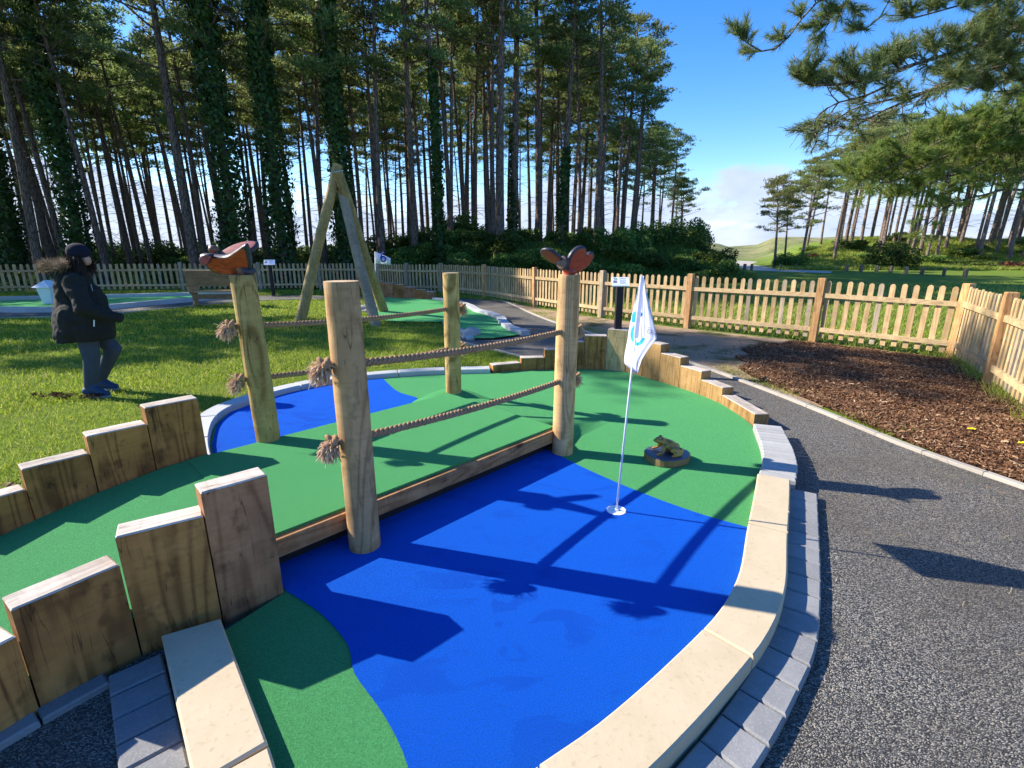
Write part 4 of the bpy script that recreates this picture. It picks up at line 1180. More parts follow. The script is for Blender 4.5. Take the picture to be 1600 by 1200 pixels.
# ------------------------------------------------------------------ sign lecterns, tripod of poles, bench and other course furniture
def lectern(base, h, w, face, label, z0, scale=1.0):
    root = empty('sign_lectern', base, label, 'sign')
    b = Vector(base)
    mb = MB(); mb.box(b + Vector((0, 0, h / 2)), (0.085, 0.085, h)); mb.build('post', M['dark_post'], root)
    rot = Matrix.Rotation(face, 3, 'Z') @ Matrix.Rotation(R(38), 3, 'X')
    c = b + Vector((0, -0.01, h + 0.05))
    mb = MB(); mb.box(c, (w, w * 0.74, 0.018), rot); board = mb.build('board', M['board_white'], root)
    def mark(name, x, y, sx, sy, m_):
        mb = MB(); mb.box(c + rot @ Vector((x * w, y * w, 0.0115)), (sx * w, sy * w, 0.002), rot); mb.build(name, m_, board)
    mark('print_block', -0.32, 0.02, 0.20, 0.06, M['ink_dark']); mark('print_block', -0.33, -0.09, 0.20, 0.05, M['ink_dark'])
    mark('print_line', 0.12, 0.26, 0.36, 0.035, M['ink_grey'])
    for k in range(4): mark('print_line', 0.10 + 0.03 * (k % 2), 0.12 - 0.09 * k, 0.40 - 0.06 * (k % 3), 0.018, M['ink_grey'])
    mb = MB(); nseg = 18; vs = []; fs = []
    for k in range(nseg):
        a = 2 * math.pi * k / nseg
        for r_ in (0.055, 0.10): vs.append(c + rot @ Vector(((-0.30 + r_ * math.cos(a)) * w, (0.22 + r_ * math.sin(a)) * w, 0.0125)))
    for k in range(nseg):
        k2 = (k + 1) % nseg; fs.append((2*k, 2*k+1, 2*k2+1, 2*k2))
    mb.add(vs, fs); mb.build('emblem', M['ink_green'], board)
    return root
lectern((1.395, 6.47, 0.545), 0.56, 0.22, R(-6), 'small white sign board on a dark post on top of the tall pale sleeper', 0.5)
lectern((-8.60, 18.0, -0.05), 1.13, 0.36, R(20), 'white sign board on a dark post beyond the carved orange butterfly', 0)
lectern((-18.9, 17.6, -0.05), 1.15, 0.40, R(30), 'pale blue-white sign board at the far left edge in front of the fence', 0)
tp = empty('pole_tripod', (-3.8, 11.9, -0.05), 'tall tripod of three rough wooden poles tied together on the lawn', 'tripod')
def pole(a, b, r0, r1, m_):
    mb = MB(); A = Vector(a); B = Vector(b); pts = [A.lerp(B, i / 10) + Vector((0.01 * math.sin(i), 0.01 * math.cos(i * 1.3), 0)) for i in range(11)]
    mb.tube(pts, [r0 + (r1 - r0) * i / 10 for i in range(11)], 14, True, 0, 1)
    o = mb.build('pole', [m_, M['post_end']], tp); smooth_angle(o, 40); return o
apex = at(527, 275, 11.75)
def through(a, ap, ext): a = Vector(a); ap = Vector(ap); d = (ap - a).normalized(); return ap + d * ext
a1 = Vector((-4.99, 11.55, -0.1)); pole(a1, through(a1, apex + Vector((-0.03, -0.06, 0)), 0.25), 0.125, 0.10, M['pole'])
a2 = Vector((-2.98, 10.75, -0.1)); pole(a2, through(a2, apex + Vector((-0.02, 0.14, -0.1)), 0.10), 0.12, 0.10, M['pole_weathered'])
a3 = Vector((-3.38, 13.1, -0.1)); pole(a3, through(a3, apex + Vector((0.08, -0.17, 0.03)), 0.05), 0.125, 0.11, M['pole'])
bn = empty('bench', gr(300, 480), 'heavy wooden memorial bench seen from behind beside the far left path', 'bench')
B0 = gr(300, 480); bx = Vector((1, 0.10, 0)).normalized(); by = Vector((-0.10, 1, 0)).normalized()
rB = Matrix.Rotation(math.atan2(bx.y, bx.x), 3, 'Z')
def bp(x, y, z): return B0 + bx * x + by * y + Vector((0, 0, z))
for k, x in enumerate((0.03, 1.52)):
    mb = MB(); out = [(-0.05, 0), (0.42, 0), (0.40, 0.06), (0.30, 0.08), (0.27, 0.34), (0.44, 0.42), (0.44, 0.60), (0.02, 0.62), (-0.02, 0.86), (-0.10, 0.86), (-0.08, 0.45), (0.10, 0.34), (0.08, 0.08), (-0.04, 0.06)]
    n = len(out); vs = [bp(x - 0.03, y, z) for y, z in out] + [bp(x + 0.03, y, z) for y, z in out]
    fs = [tuple(range(n)), tuple(reversed([n + i for i in range(n)]))] + [(i, n+i, n+(i+1) % n, (i+1) % n) for i in range(n)]
    mb.add(vs, fs); mb.build('end_panel', M['bench_pale'], bn)
mb = MB(); mb.slab([(-0.78, -0.03), (0.78, -0.03), (0.78, 0.03), (-0.78, 0.03)], 0.0, 0.46, 0.02)
o = mb.build('backrest', M['bench'], bn, local=True); o.location = bp(0.78, -0.07, 0.60) - Vector(bn.location); o.rotation_euler = (R(6), 0, math.atan2(bx.y, bx.x))
mb = MB(); mb.box(bp(0.78, 0.20, 0.44), (1.44, 0.40, 0.05), rB); mb.build('seat', M['bench_pale'], bn)
mb = MB(); mb.box(bp(0.78, 0.0, 0.30), (1.40, 0.04, 0.14), rB); mb.build('seat_rail', M['bench'], bn)
# white box with pitched lid by the far left hole
wb = empty('white_box', gr(82, 476), 'white pitched-lid box on the far left green, half hidden by the person', 'box')
b = gr(82, 476)
mb = MB(); mb.add([b + Vector(p) for p in ((-0.14, -0.14, 0.02), (0.14, -0.14, 0.02), (0.14, 0.14, 0.02), (-0.14, 0.14, 0.02), (-0.2, -0.2, 0.52), (0.2, -0.2, 0.52), (0.2, 0.2, 0.52), (-0.2, 0.2, 0.52))],
               [(0,3,2,1),(4,5,6,7),(0,1,5,4),(1,2,6,5),(2,3,7,6),(3,0,4,7)]); mb.build('body', M['white'], wb)
mb = MB(); mb.add([b + Vector(p) for p in ((-0.27, -0.27, 0.525), (0.27, -0.27, 0.525), (0.27, 0.27, 0.525), (-0.27, 0.27, 0.525), (0.0, -0.1, 0.73), (0.0, 0.1, 0.73))],
               [(3,2,1,0),(0,1,4),(1,2,5,4),(2,3,5),(3,0,4,5)]); mb.build('lid', M['white'], wb)
# flag number six
b6 = gr(588, 474)
f6 = empty('golf_flag', b6, 'white pennant with a dark blue numeral 6 on a thin pole behind the tripod', 'flag')
t6 = at(586, 393, b6.y)
mb = MB(); mb.tube([b6, t6], 0.014, 8); mb.build('pole', M['pole_white'], f6, smooth=True)
V = []; F = []
for k in range(9):
    u = k / 8; x = 586 + 24.5 * u
    yt = 393 + 10.5 * u; yb = 411.5 + 2.5 * u
    for y in (yt, yb): V.append(at(x, y, b6.y + 0.04 * math.sin(u * 6)))
for k in range(8): F.append((2*k, 2*k+1, 2*k+3, 2*k+2))
fold_obj('flag_cloth', V, F, M['cloth'], f6, 0.003)
dg_pts = [(0.055, 0.235), (0.0, 0.205), (-0.045, 0.14), (-0.058, 0.065), (-0.035, 0.0), (0.02, -0.022), (0.068, 0.01), (0.078, 0.065), (0.045, 0.115), (-0.01, 0.118), (-0.05, 0.075)]
oc = at(598.5, 407.5, b6.y - 0.10)
mb = MB(); mb.tube([oc + p * 1.05 for p in spline([Vector((x, 0, z)) for x, z in dg_pts], 0.02)], 0.026, 6); mb.build('digit', M['ink_deep'], f6, smooth=True)
# rocks by the tripod
M['rock'] = grey_stone('pale_rock', (0.34, 0.30, 0.26), (0.55, 0.50, 0.45), 0.8)
for k, (x, y, s, lb_) in enumerate(((571, 487, 0.20, 'pale rock at the edge of the middle green behind the near post'), (592, 486, 0.17, 'smaller pale rock between the tripod legs'), (735, 526, 0.19, 'pale rock at the near tip of the middle green'))):
    c = gr(x, y); bm = bmesh.new(); bmesh.ops.create_icosphere(bm, subdivisions=3, radius=s)
    for v in bm.verts:
        nz = mnoise.noise(v.co * 6 + Vector((k * 9, 0, 0))); v.co *= (1 + 0.45 * nz); v.co.z *= 0.62
    me = bpy.data.meshes.new('rock'); bm.to_mesh(me); bm.free(); me.materials.append(M['rock'])
    o = bpy.data.objects.new('rock', me); col.objects.link(o); o.location = c + Vector((0, 0, s * 0.25)); tag(o, lb_, 'rock')

# ------------------------------------------------------------------ person on the lawn
YP = 5.45
def pp_(x, y, dy=0.0): return at(x, y, YP + dy)
def lathe_mat(n_, c, r_=0.85): return flat(n_, c, r_)
M['skin'] = flat('skin', (0.42, 0.24, 0.17), 0.5); M['coat'] = flat('dark_olive_coat', (0.016, 0.017, 0.014), 0.9, var=0.3); M['jeans'] = flat('blue_grey_jeans', (0.045, 0.060, 0.080), 0.85, var=0.25)
M['hat'] = flat('navy_wool_hat', (0.008, 0.009, 0.020), 0.95); M['shoe'] = flat('blue_shoe', (0.020, 0.05, 0.11), 0.6); M['sole'] = flat('shoe_sole', (0.22, 0.24, 0.27), 0.7)
M['hair'] = island('dark_hair', [(0, (0.010, 0.007, 0.006)), (1, (0.05, 0.03, 0.02))], 0.5); M['fur'] = island('tan_fur_trim', [(0, (0.07, 0.05, 0.03)), (0.6, (0.20, 0.15, 0.09)), (1, (0.42, 0.34, 0.22))], 0.9, 0.2)
pe = empty('person', (-4.75, 5.45, -0.05), 'person in a dark fur-hooded parka, jeans and blue shoes standing on the lawn at left', 'person')
NR, FR = -0.11, 0.11     # near side, far side of the body (depth)
hipN, hipF = pp_(134, 510, NR), pp_(140, 510, FR)
kneeN, ankN = pp_(143, 562, NR - 0.02), pp_(141, 603, NR - 0.03)
kneeF, ankF = pp_(177, 545, FR), pp_(156, 594, FR + 0.03)
neck, head = pp_(118, 420), pp_(125, 400)
shN, shF = pp_(116, 442, -0.17), pp_(122, 440, 0.17)
elN, haN = pp_(133, 482, -0.24), pp_(165, 494, -0.16)
elF, haF = pp_(146, 478, 0.22), pp_(170, 492, 0.06)
body = [('c', hipN, 0.085, kneeN, 0.056), ('c', kneeN, 0.054, ankN, 0.036), ('c', hipF, 0.085, kneeF, 0.056), ('c', kneeF, 0.054, ankF, 0.036),
        ('c', pp_(134, 500), 0.14, pp_(120, 445), 0.135), ('c', pp_(119, 436), 0.07, neck, 0.055), ('c', neck, 0.05, head, 0.055),
        ('e', head, (0.088, 0.075, 0.11), (0, R(12), 0)), ('e', head + Vector((0.055, 0, -0.045)), (0.045, 0.05, 0.055), (0, 0, 0)), ('c', head + Vector((0.085, 0, -0.005)), 0.009, head + Vector((0.100, 0, -0.022)), 0.010),
        ('c', head + Vector((0.085, 0, -0.055)), 0.014, head + Vector((0.09, 0, -0.07)), 0.012), ('e', head + Vector((0.0, -0.078, -0.02)), (0.02, 0.01, 0.03), (0, 0, 0)),
        ('c', shN, 0.055, elN, 0.042), ('c', elN, 0.042, haN, 0.028), ('c', shF, 0.055, elF, 0.042), ('c', elF, 0.042, haF, 0.028)]
for h_, sy in ((haN, -1), (haF, 1)):
    f = Vector((0.9, 0.25 * -sy, -0.25)).normalized()
    body.append(('e', h_ + f * 0.045, (0.048, 0.024, 0.038), (0, 0, 0)))
    for k in range(4):
        s0 = h_ + f * 0.08 + Vector((0, 0, 0.026 - 0.017 * k)); s1 = s0 + f * (0.034 - 0.004 * abs(k - 1)); s2 = s1 + Vector((0.006, -sy * 0.022, -0.006))
        body.append(('c', s0, 0.0095, s1, 0.0085)); body.append(('c', s1, 0.0085, s2, 0.007))
    body.append(('c', h_ + f * 0.03 + Vector((0, 0, 0.03)), 0.011, h_ + f * 0.065 + Vector((0, -sy * 0.01, 0.045)), 0.009))
body.append(('c', ankN + Vector((0.02, 0, 0.01)), 0.030, ankN + Vector((0.07, 0, -0.015)), 0.014)); body.append(('c', ankF + Vector((0.02, 0, 0.01)), 0.030, ankF + Vector((0.07, 0, -0.015)), 0.014))
blob('body', body, 0.0075, M['skin'], pe, 3)
blob('jeans', [('c', hipN, 0.115, kneeN, 0.078), ('c', kneeN, 0.078, ankN + Vector((0, 0, 0.0)), 0.058), ('c', hipF, 0.115, kneeF, 0.080), ('c', kneeF, 0.080, ankF + Vector((0, 0, 0.0)), 0.058), ('c', hipN, 0.12, hipF, 0.12)], 0.011, M['jeans'], pe, 5)
hem0, hem1 = pp_(112, 522), pp_(160, 514)
coat = [('c', pp_(113, 440), 0.165, pp_(121, 470), 0.20), ('c', pp_(121, 470), 0.205, pp_(128, 505), 0.225), ('c', pp_(114, 455, -0.02), 0.15, pp_(110, 512, -0.02), 0.15), ('c', pp_(135, 465), 0.17, pp_(152, 505), 0.165), ('c', pp_(128, 500), 0.22, pp_(126, 518), 0.225), ('c', pp_(122, 495, -0.10), 0.19, pp_(118, 524, -0.10), 0.19), ('c', pp_(140, 495, -0.08), 0.19, pp_(146, 520, -0.08), 0.19), ('c', pp_(145, 500, 0.08), 0.17, pp_(152, 518, 0.08), 0.18),
        ('c', shN, 0.095, elN, 0.085), ('c', elN, 0.088, haN + Vector((0.0, 0, 0)), 0.056), ('c', shF, 0.09, elF, 0.085), ('c', elF, 0.085, haF, 0.055), ('c', shN, 0.10, shF, 0.10),
        ('c', pp_(113, 428), 0.10, pp_(98, 426), 0.09), ('e', pp_(101, 428), (0.13, 0.15, 0.10), (0, R(-20), 0)), ('c', pp_(124, 424), 0.075, pp_(128, 440), 0.10), ('c', haN, 0.055, haN + Vector((0.10, 0.03, -0.02)), 0.05), ('c', haF, 0.052, haF + Vector((0.09, -0.01, -0.02)), 0.048)]
co = blob('coat', coat, 0.012, M['coat'], pe, 5)
# cut the coat off at its hem and flatten the skirt
off = world_loc(pe)
for v in co.data.vertices:
    w = v.co + off
    hz = 0.585 + 0.06 * (w.x + 4.9)
    if w.z < hz:
        v.co.z = hz - off.z + (w.z - hz) * 0.12
    # soft quilted folds
    v.co += v.normal * (0.022 * mnoise.noise(Vector((w.x * 7, w.y * 7, w.z * 11))) + 0.008 * mnoise.noise(Vector((w.x * 22, w.y * 22, w.z * 26))))
for dy_, nm in ((-0.225, 'zip'), (-0.225, 'zip')):
    pass
mb = MB(); mb.tube([pp_(142, 444, -0.19), pp_(145, 455, -0.2)], 0.004, 6); mb.build('zip_pull', M['sole'], pe)
mb = MB(); mb.tube([pp_(147, 500, -0.235), pp_(147, 510, -0.235)], 0.006, 6); mb.build('cord_toggle', M['white'], pe)
blob('hat', [('e', head + Vector((-0.008, 0, 0.040)), (0.116, 0.100, 0.095), (0, R(10), 0)), ('c', head + Vector((0.05, 0, 0.045)), 0.045, head + Vector((0.082, 0, 0.040)), 0.024)], 0.01, M['hat'], pe, 3)
def tufts(name, centre_fn, n, ln, w, m_, parent, seed):
    r_ = random.Random(seed); V = []; F = []
    for i in range(n):
        p, d = centre_fn(r_); d = d.normalized(); s_ = d.cross(Vector((r_.gauss(0, 1), r_.gauss(0, 1), r_.gauss(0, 1)))).normalized() * w
        e = p + d * ln * r_.uniform(0.6, 1.2); V += [p - s_, p + s_, e]; F.append((3*i, 3*i+1, 3*i+2))
    off = world_loc(parent)
    return mesh_np(name, [v - off for v in V], F, m_, parent)
def furf(r_):
    t = r_.uniform(-1, 1); base = pp_(122, 412).lerp(pp_(80, 421), (t + 1) / 2) ; base += Vector((0, r_.uniform(-0.16, 0.16) * (1.1 - 0.3 * t), 0.03 * math.sin(t * 3) + r_.uniform(-0.03, 0.035)))
    return base, Vector((r_.gauss(-0.6, 0.5), r_.gauss(0, 0.6), r_.gauss(0.15, 0.5)))
tufts('hood_fur', furf, 6500, 0.085, 0.0024, M['fur'], pe, 3)
def hairf(r_):
    a = r_.uniform(0, 1); b0 = head + Vector((0.055 - 0.14 * r_.random(), r_.choice((-1, 1)) * r_.uniform(0.045, 0.088), 0.03 - 0.12 * a)); return b0, Vector((r_.gauss(0.15, 0.2), r_.gauss(0, 0.1), -1))
tufts('hair', hairf, 1800, 0.16, 0.003, M['hair'], pe, 4)
for ank, nm in ((ankN, 0), (ankF, 1)):
    a = ank + Vector((0, 0, 0.0)); zt = -0.035 if nm == 0 else -0.03
    fy = Vector((0, -0.01, 0)); zb = zt
    p0 = Vector((a.x - 0.045, a.y, zb + 0.05)); p1 = Vector((a.x + 0.17, a.y, zb + 0.032))
    blob('shoe', [('c', p0 + Vector((0, 0, 0.012)), 0.050, p1, 0.034), ('c', p0 + Vector((0.05, 0, 0.045)), 0.056, p1 + Vector((-0.05, 0, 0.008)), 0.042), ('c', a + Vector((0.02, 0, 0)), 0.052, p0 + Vector((0.03, 0, 0.03)), 0.045)], 0.008, M['shoe'], pe, 3)
    mb = MB(); out = [(-0.06 + 0.0, -0.03), (0.05, -0.035), (0.16, -0.045), (0.21, -0.015), (0.21, 0.02), (0.15, 0.045), (0.05, 0.035), (-0.06, 0.03), (-0.095, 0.0)]
    mb.slab([(a.x + x * 0.95, a.y + y) for x, y in out], zb - 0.012, zb + 0.016, 0.004); mb.build('sole', M['sole'], pe)

# ------------------------------------------------------------------ grass, chips and other ground cover
def scatter_poly(n, bounds, inside, outs=()):
    X = rng.uniform(bounds[0], bounds[1], n); Y = rng.uniform(bounds[2], bounds[3], n)
    k = in_poly(X, Y, inside) if inside is not None else np.ones(n, bool)
    for o_ in outs: k &= ~in_poly(X, Y, o_)
    return X[k], Y[k]
def blades(name, X, Y, h, w, m_, lean=0.5, z=None):
    n = len(X); Z = land(X, Y) if z is None else np.full(n, z)
    a = rng.uniform(0, 2 * np.pi, n); hh = h * rng.uniform(0.5, 1.25, n); ww = w * rng.uniform(0.7, 1.3, n)
    la = rng.uniform(0, 2 * np.pi, n); ll = hh * lean * rng.uniform(0.2, 1.4, n)
    bx_, by_ = np.cos(a) * ww / 2, np.sin(a) * ww / 2
    V = np.empty((n, 3, 3))
    V[:, 0] = np.stack([X - bx_, Y - by_, Z - 0.005], 1); V[:, 1] = np.stack([X + bx_, Y + by_, Z - 0.005], 1)
    V[:, 2] = np.stack([X + np.cos(la) * ll, Y + np.sin(la) * ll, Z + hh], 1)
    o = mesh_np(name, V.reshape(-1, 3), np.arange(3 * n).reshape(-1, 3), m_); o['kind'] = 'stuff'; return o
kerb_lawn = [(-2.1, 3.0)] + [(-2.35, 3.35), (-2.66, 3.75), (-2.92, 4.25), (-2.98, 4.68), (-2.87, 5.1), (-2.68, 5.45), (-2.39, 5.77), (-2.05, 6.01), (-1.67, 6.18), (-1.2, 6.31), (-0.85, 6.38), (-0.3, 6.43), (0.1, 6.6), (0.6, 6.65), (0.6, 6.9), (2, 7), (2.5, 5), (2.5, 1), (-1, 0.5), (-3.1, 1.6), (-2.95, 2.2), (-2.6, 2.8)]
lawn = [(-26, 3.0), (-6, 1.2), (-3.35, 1.4), (-3.1, 2.1), (-2.42, 3.0), (-2.1, 3.0), (0.7, 6.5), (0.45, 7.2), (-0.44, 8.08), (-1.0, 8.75), (-1.5, 11.0), (-2.9, 11.3), (-3.6, 12.4), (-4.4, 14.4), (-4.8, 16.5), (-5.3, 17.0), (-8.2, 16.2), (-9.45, 14.6), (-10.2, 12.8), (-11.2, 12.1), (-12.5, 11.9), (-26, 11.5)]
n0 = 900000
X, Y = scatter_poly(n0, (-16, 0.8, 1.2, 17), lawn, [kerb_lawn])
Dst = np.hypot(X, Y); keep = (rng.random(len(X)) < np.clip((5.2 / Dst) ** 2, 0.05, 1.0)) & (np.abs(X) < Y * 1.25 + 0.9)
X, Y = X[keep], Y[keep]; Dk = Dst[keep]
bare = np.array([mnoise.noise(Vector((x * 0.9, y * 0.9, 0))) for x, y in zip(X, Y)])
near_wall = in_poly(X, Y, [(-3.4, 1.5), (-2.2, 3.1), (-2.5, 3.3), (-3.8, 2.0)])
k2 = (bare > -0.80) & (~near_wall | (rng.random(len(X)) < 0.35))
X, Y, Dk = X[k2], Y[k2], Dk[k2]
for nm_, lo_, hi_, h_, w_ in (('a', 0, 7, 0.042, 0.0065), ('b', 7, 11, 0.05, 0.012), ('c', 11, 40, 0.06, 0.024)):
    s_ = (Dk >= lo_) & (Dk < hi_)
    tag(blades('lawn_grass', X[s_], Y[s_], h_, w_, M['grass'], 0.9), {'a': 'short mown lawn grass round the person in the foreground', 'b': 'mown lawn grass between the person and the tripod', 'c': 'farther mown lawn grass up to the bench and far paths'}[nm_], 'grass')
# grass in front of and behind the fence
yard = [(-22.4, 18.5), (-16.7, 19.8), (-10.3, 20.4), (-5.4, 20.4), (-2.7, 19.1), (-0.96, 17.2), (-0.2, 15.8), (-1.5, 17.1), (-4.9, 17.8), (-8.3, 18.6), (-11.4, 18.1), (-15.2, 16.8), (-22, 15.7)]
X, Y = scatter_poly(50000, (-22, 0, 15, 21), yard); tag(blades('rough_grass', X, Y, 0.08, 0.03, M['grass'], 0.8), 'strip of bright grass at the foot of the back fence', 'grass')
beyond = [(-1, 18), (0.7, 14.6), (2.25, 12.3), (3.8, 10.6), (5.5, 8.95), (6.85, 7.35), (5.9, 5.6), (5.1, 4.2), (4.75, 2.7), (9, 2), (30, 16), (30, 26), (9, 24), (0, 22)]
X, Y = scatter_poly(420000, (-1, 30, 2, 26), beyond); Dst = np.hypot(X, Y); keep = rng.random(len(X)) < np.clip((9 / Dst) ** 2, 0.04, 1); X, Y = X[keep], Y[keep]
tag(blades('field_grass', X, Y, 0.10, 0.028, M['grass_rough'], 0.9), 'field grass growing beyond the right-hand fence', 'grass')
# tufts at the foot of the right fence and along the edging
X1 = []; Y1 = []
for i in range(9, len(FENCE) - 1):
    a, b = Vector(FENCE[i]), Vector(FENCE[i+1]); L = (b - a).length
    for k in range(int(L * (420 if i >= 13 else 180))):
        p = a.lerp(b, rnd.random()); dn = max(0.0, mnoise.noise(Vector((p.x * 2.2, p.y * 2.2, 3))) + (0.25 if i >= 14 else 0.0))
        if rnd.random() < dn * 2.2 + 0.08: X1.append(p.x + rnd.gauss(0, 0.07)); Y1.append(p.y + rnd.gauss(0, 0.07))
tag(blades('fence_grass', np.array(X1), np.array(Y1), 0.17, 0.008, M['grass_rough'], 0.8), 'longer tufts of grass growing through the foot of the fence', 'grass')
X1 = []; Y1 = []
for k in range(9000):
    i = rnd.randint(0, len(edge_s) - 2); p = Vector(edge_s[i]).lerp(Vector(edge_s[i+1]), rnd.random())
    if p.y < 3.6 or p.y > 15: continue
    off_ = 0.09 + abs(rnd.gauss(0, 0.22)); q = (p.x + off_ * 0.9, p.y + off_ * 0.35)
    if mnoise.noise(Vector((q[0] * 1.3, q[1] * 1.3, 9))) > (-0.05 if p.y > 5 else 0.15): X1.append(q[0]); Y1.append(q[1])
tag(blades('edge_grass', np.array(X1), np.array(Y1), 0.05, 0.009, M['grass_rough'], 0.9), 'thin grass beside the path edging and bare soil', 'grass')
X, Y = scatter_poly(260000, (-10, 24, 20.5, 34), [(-9, 21.2), (-3, 20.6), (1, 20.8), (8, 23.5), (12.5, 26.5), (14.5, 30), (15, 34), (-9, 34)])
tag(blades('bank_undergrowth', X, Y, 0.30, 0.06, M['bush'], 1.0), 'dark low undergrowth and grass covering the bank behind the fence', 'undergrowth')
# bark chips
def chips(n, poly, bounds, size, name, label, prob=None, zofs=0.0):
    X, Y = scatter_poly(n, bounds, poly)
    if prob is not None:
        k = rng.random(len(X)) < prob(X, Y); X, Y = X[k], Y[k]
    n = len(X); L = size * rng.uniform(0.5, 1.5, n); Wd = size * 0.28 * rng.uniform(0.6, 1.5, n)
    a = rng.uniform(0, 2 * np.pi, n); tl = rng.normal(0, 0.35, n); rl = rng.normal(0, 0.5, n)
    Z = -0.034 + zofs + rng.uniform(0, 0.03, n) + 0.012 * np.sin(X * 9) * np.cos(Y * 8)
    ux = np.stack([np.cos(a) * np.cos(tl), np.sin(a) * np.cos(tl), np.sin(tl)], 1)
    vx = np.stack([-np.sin(a) * np.cos(rl), np.cos(a) * np.cos(rl), np.sin(rl)], 1)
    c = np.stack([X, Y, Z], 1)
    V = np.empty((n, 4, 3)); l2 = (L / 2)[:, None]; w2 = (Wd / 2)[:, None]
    V[:, 0] = c - ux * l2 - vx * w2; V[:, 1] = c + ux * l2 - vx * w2 * rng.uniform(0.3, 1, (n, 1)); V[:, 2] = c + ux * l2 * rng.uniform(0.7, 1, (n, 1)) + vx * w2; V[:, 3] = c - ux * l2 * 0.9 + vx * w2 * 0.8
    o = mesh_np(name, V.reshape(-1, 3), np.arange(4 * n).reshape(-1, 4), M['chips']); tag(o, label, 'mulch', kind='stuff'); return o
chips(250000, mulch_poly, (2.9, 6.8, 1.0, 8.7), 0.030, 'bark_mulch', 'reddish brown bark chip mulch filling the bed inside the right fence')
chips(70000, soil_poly, (-1, 5, 4.8, 17), 0.026, 'loose_chips', 'scattered bark chips on the sandy soil by the fence', lambda X, Y: np.clip((9.6 - Y) / 3, 0, 1) ** 2 * np.clip((X - 2.2) / 1.6, 0, 1))
lit_poly = [(-2.35, 3.2), (-3.4, 2.0), (-4.6, 2.1), (-4.0, 3.0), (-3.0, 3.9), (-2.7, 3.9)]
chips(2600, lit_poly, (-4.7, -2.2, 2.0, 4.0), 0.045, 'leaf_litter', 'dry leaf litter and bits lying on the lawn behind the sleeper wall', lambda X, Y: np.array([0.25 + mnoise.noise(Vector((a * 1.5, b * 1.5, 4))) for a, b in zip(X, Y)]), 0.03)
mud_c = gr(108, 624); mud = [(mud_c.x + 0.40 * math.cos(a) * (1 + 0.3 * math.sin(3 * a)), mud_c.y + 0.12 * math.sin(a) * (1 + 0.4 * math.cos(2 * a))) for a in [i * 0.4 for i in range(16)]]
chips(9000, mud, (mud_c.x - 0.8, mud_c.x + 0.8, mud_c.y - 0.2, mud_c.y + 0.2), 0.035, 'mud_patch', 'small scuffed dark mud patch in the grass in front of the person', lambda X, Y: np.array([0.2 + 1.5 * mnoise.noise(Vector((a * 7, b * 7, 4))) for a, b in zip(X, Y)]), 0.02).data.materials[0] = M['mulch_ground']
rim = [(x - 0.02, y) for x, y in edge_s if y < 8] + [(x - 0.42, y) for x, y in reversed(edge_s) if y < 8]
chips(5200, rim, (1.6, 4.1, -1, 8.2), 0.022, 'spilled_chips', 'bark chips spilled on the black path beside the edging', lambda X, Y: np.array([max(0.0, 0.12 + 0.8 * mnoise.noise(Vector((a * 2, b * 2, 7)))) for a, b in zip(X, Y)]), -0.010)
# yellow leaves
M['leaf_yellow'] = flat('yellow_leaf', (0.75, 0.62, 0.02), 0.6); M['leaf_tan'] = flat('tan_leaf', (0.55, 0.42, 0.25), 0.7)
for k, (x, y, m_, lb_, s_) in enumerate(((1518, 670, M['leaf_yellow'], 'bright yellow fallen leaf on the mulch near the right edge', 0.035), (1598, 692, M['leaf_yellow'], 'yellow fallen leaf on the mulch cut by the right edge', 0.035), (1570, 690, M['leaf_tan'], 'pale tan fallen leaf between the two yellow leaves on the mulch', 0.028),
                                    (1330, 600, M['leaf_tan'], 'pale tan leaf in the shaded part of the mulch', 0.03), (1383, 628, M['leaf_tan'], 'small tan leaf on the mulch beside the path edging', 0.022))):
    c = gr(x, y, 0.0); mb = MB(); n = 10
    vs = [(0, 0, 0.004)] + [(s_ * (1.25 if i in (0, 5) else 0.75) * math.cos(2*math.pi*i/n), s_ * 0.8 * math.sin(2*math.pi*i/n), 0.004 * math.sin(i * 2.1) + 0.004) for i in range(n)]
    mb.add([Vector(v) + c for v in vs], [(0, i + 1, (i + 1) % n + 1) for i in range(n)])
    o = mb.build('fallen_leaf', m_); tag(o, lb_, 'leaf')
# fallen pine needles on the path and turf
r_ = random.Random(5); V = []; F = []; c = 0
M['dry_needle'] = flat('dry_pine_needle', (0.50, 0.38, 0.20), 0.7)
for i in range(95):
    x, y = (r_.uniform(2.0, 3.9), r_.uniform(1.0, 4.2)) if i < 95 else (r_.uniform(-0.9, -0.3), r_.uniform(2.0, 2.7))
    z = -0.041 if i < 95 else 0.005
    if i < 95 and (x - 2.0) * 1.0 < (3.1 - y) * -0.9: continue
    a = r_.uniform(0, 6.28); L = r_.uniform(0.03, 0.07); b_ = r_.uniform(-0.6, 0.6)
    p0 = Vector((x, y, z)); p1 = p0 + Vector((math.cos(a), math.sin(a), 0)) * L; p2 = p1 + Vector((math.cos(a + b_), math.sin(a + b_), 0.02)) * L * 0.8
    w = Vector((-math.sin(a), math.cos(a), 0)) * 0.0009
    V += [p0 - w, p0 + w, p1 + w, p1 - w, p2 + w, p2 - w]; F += [(c, c+1, c+2, c+3), (c+3, c+2, c+4, c+5)]; c += 6
tag(mesh_np('fallen_needles', V, F, M['dry_needle']), 'dry pine needles scattered on the black path and turf', 'needles', kind='stuff')

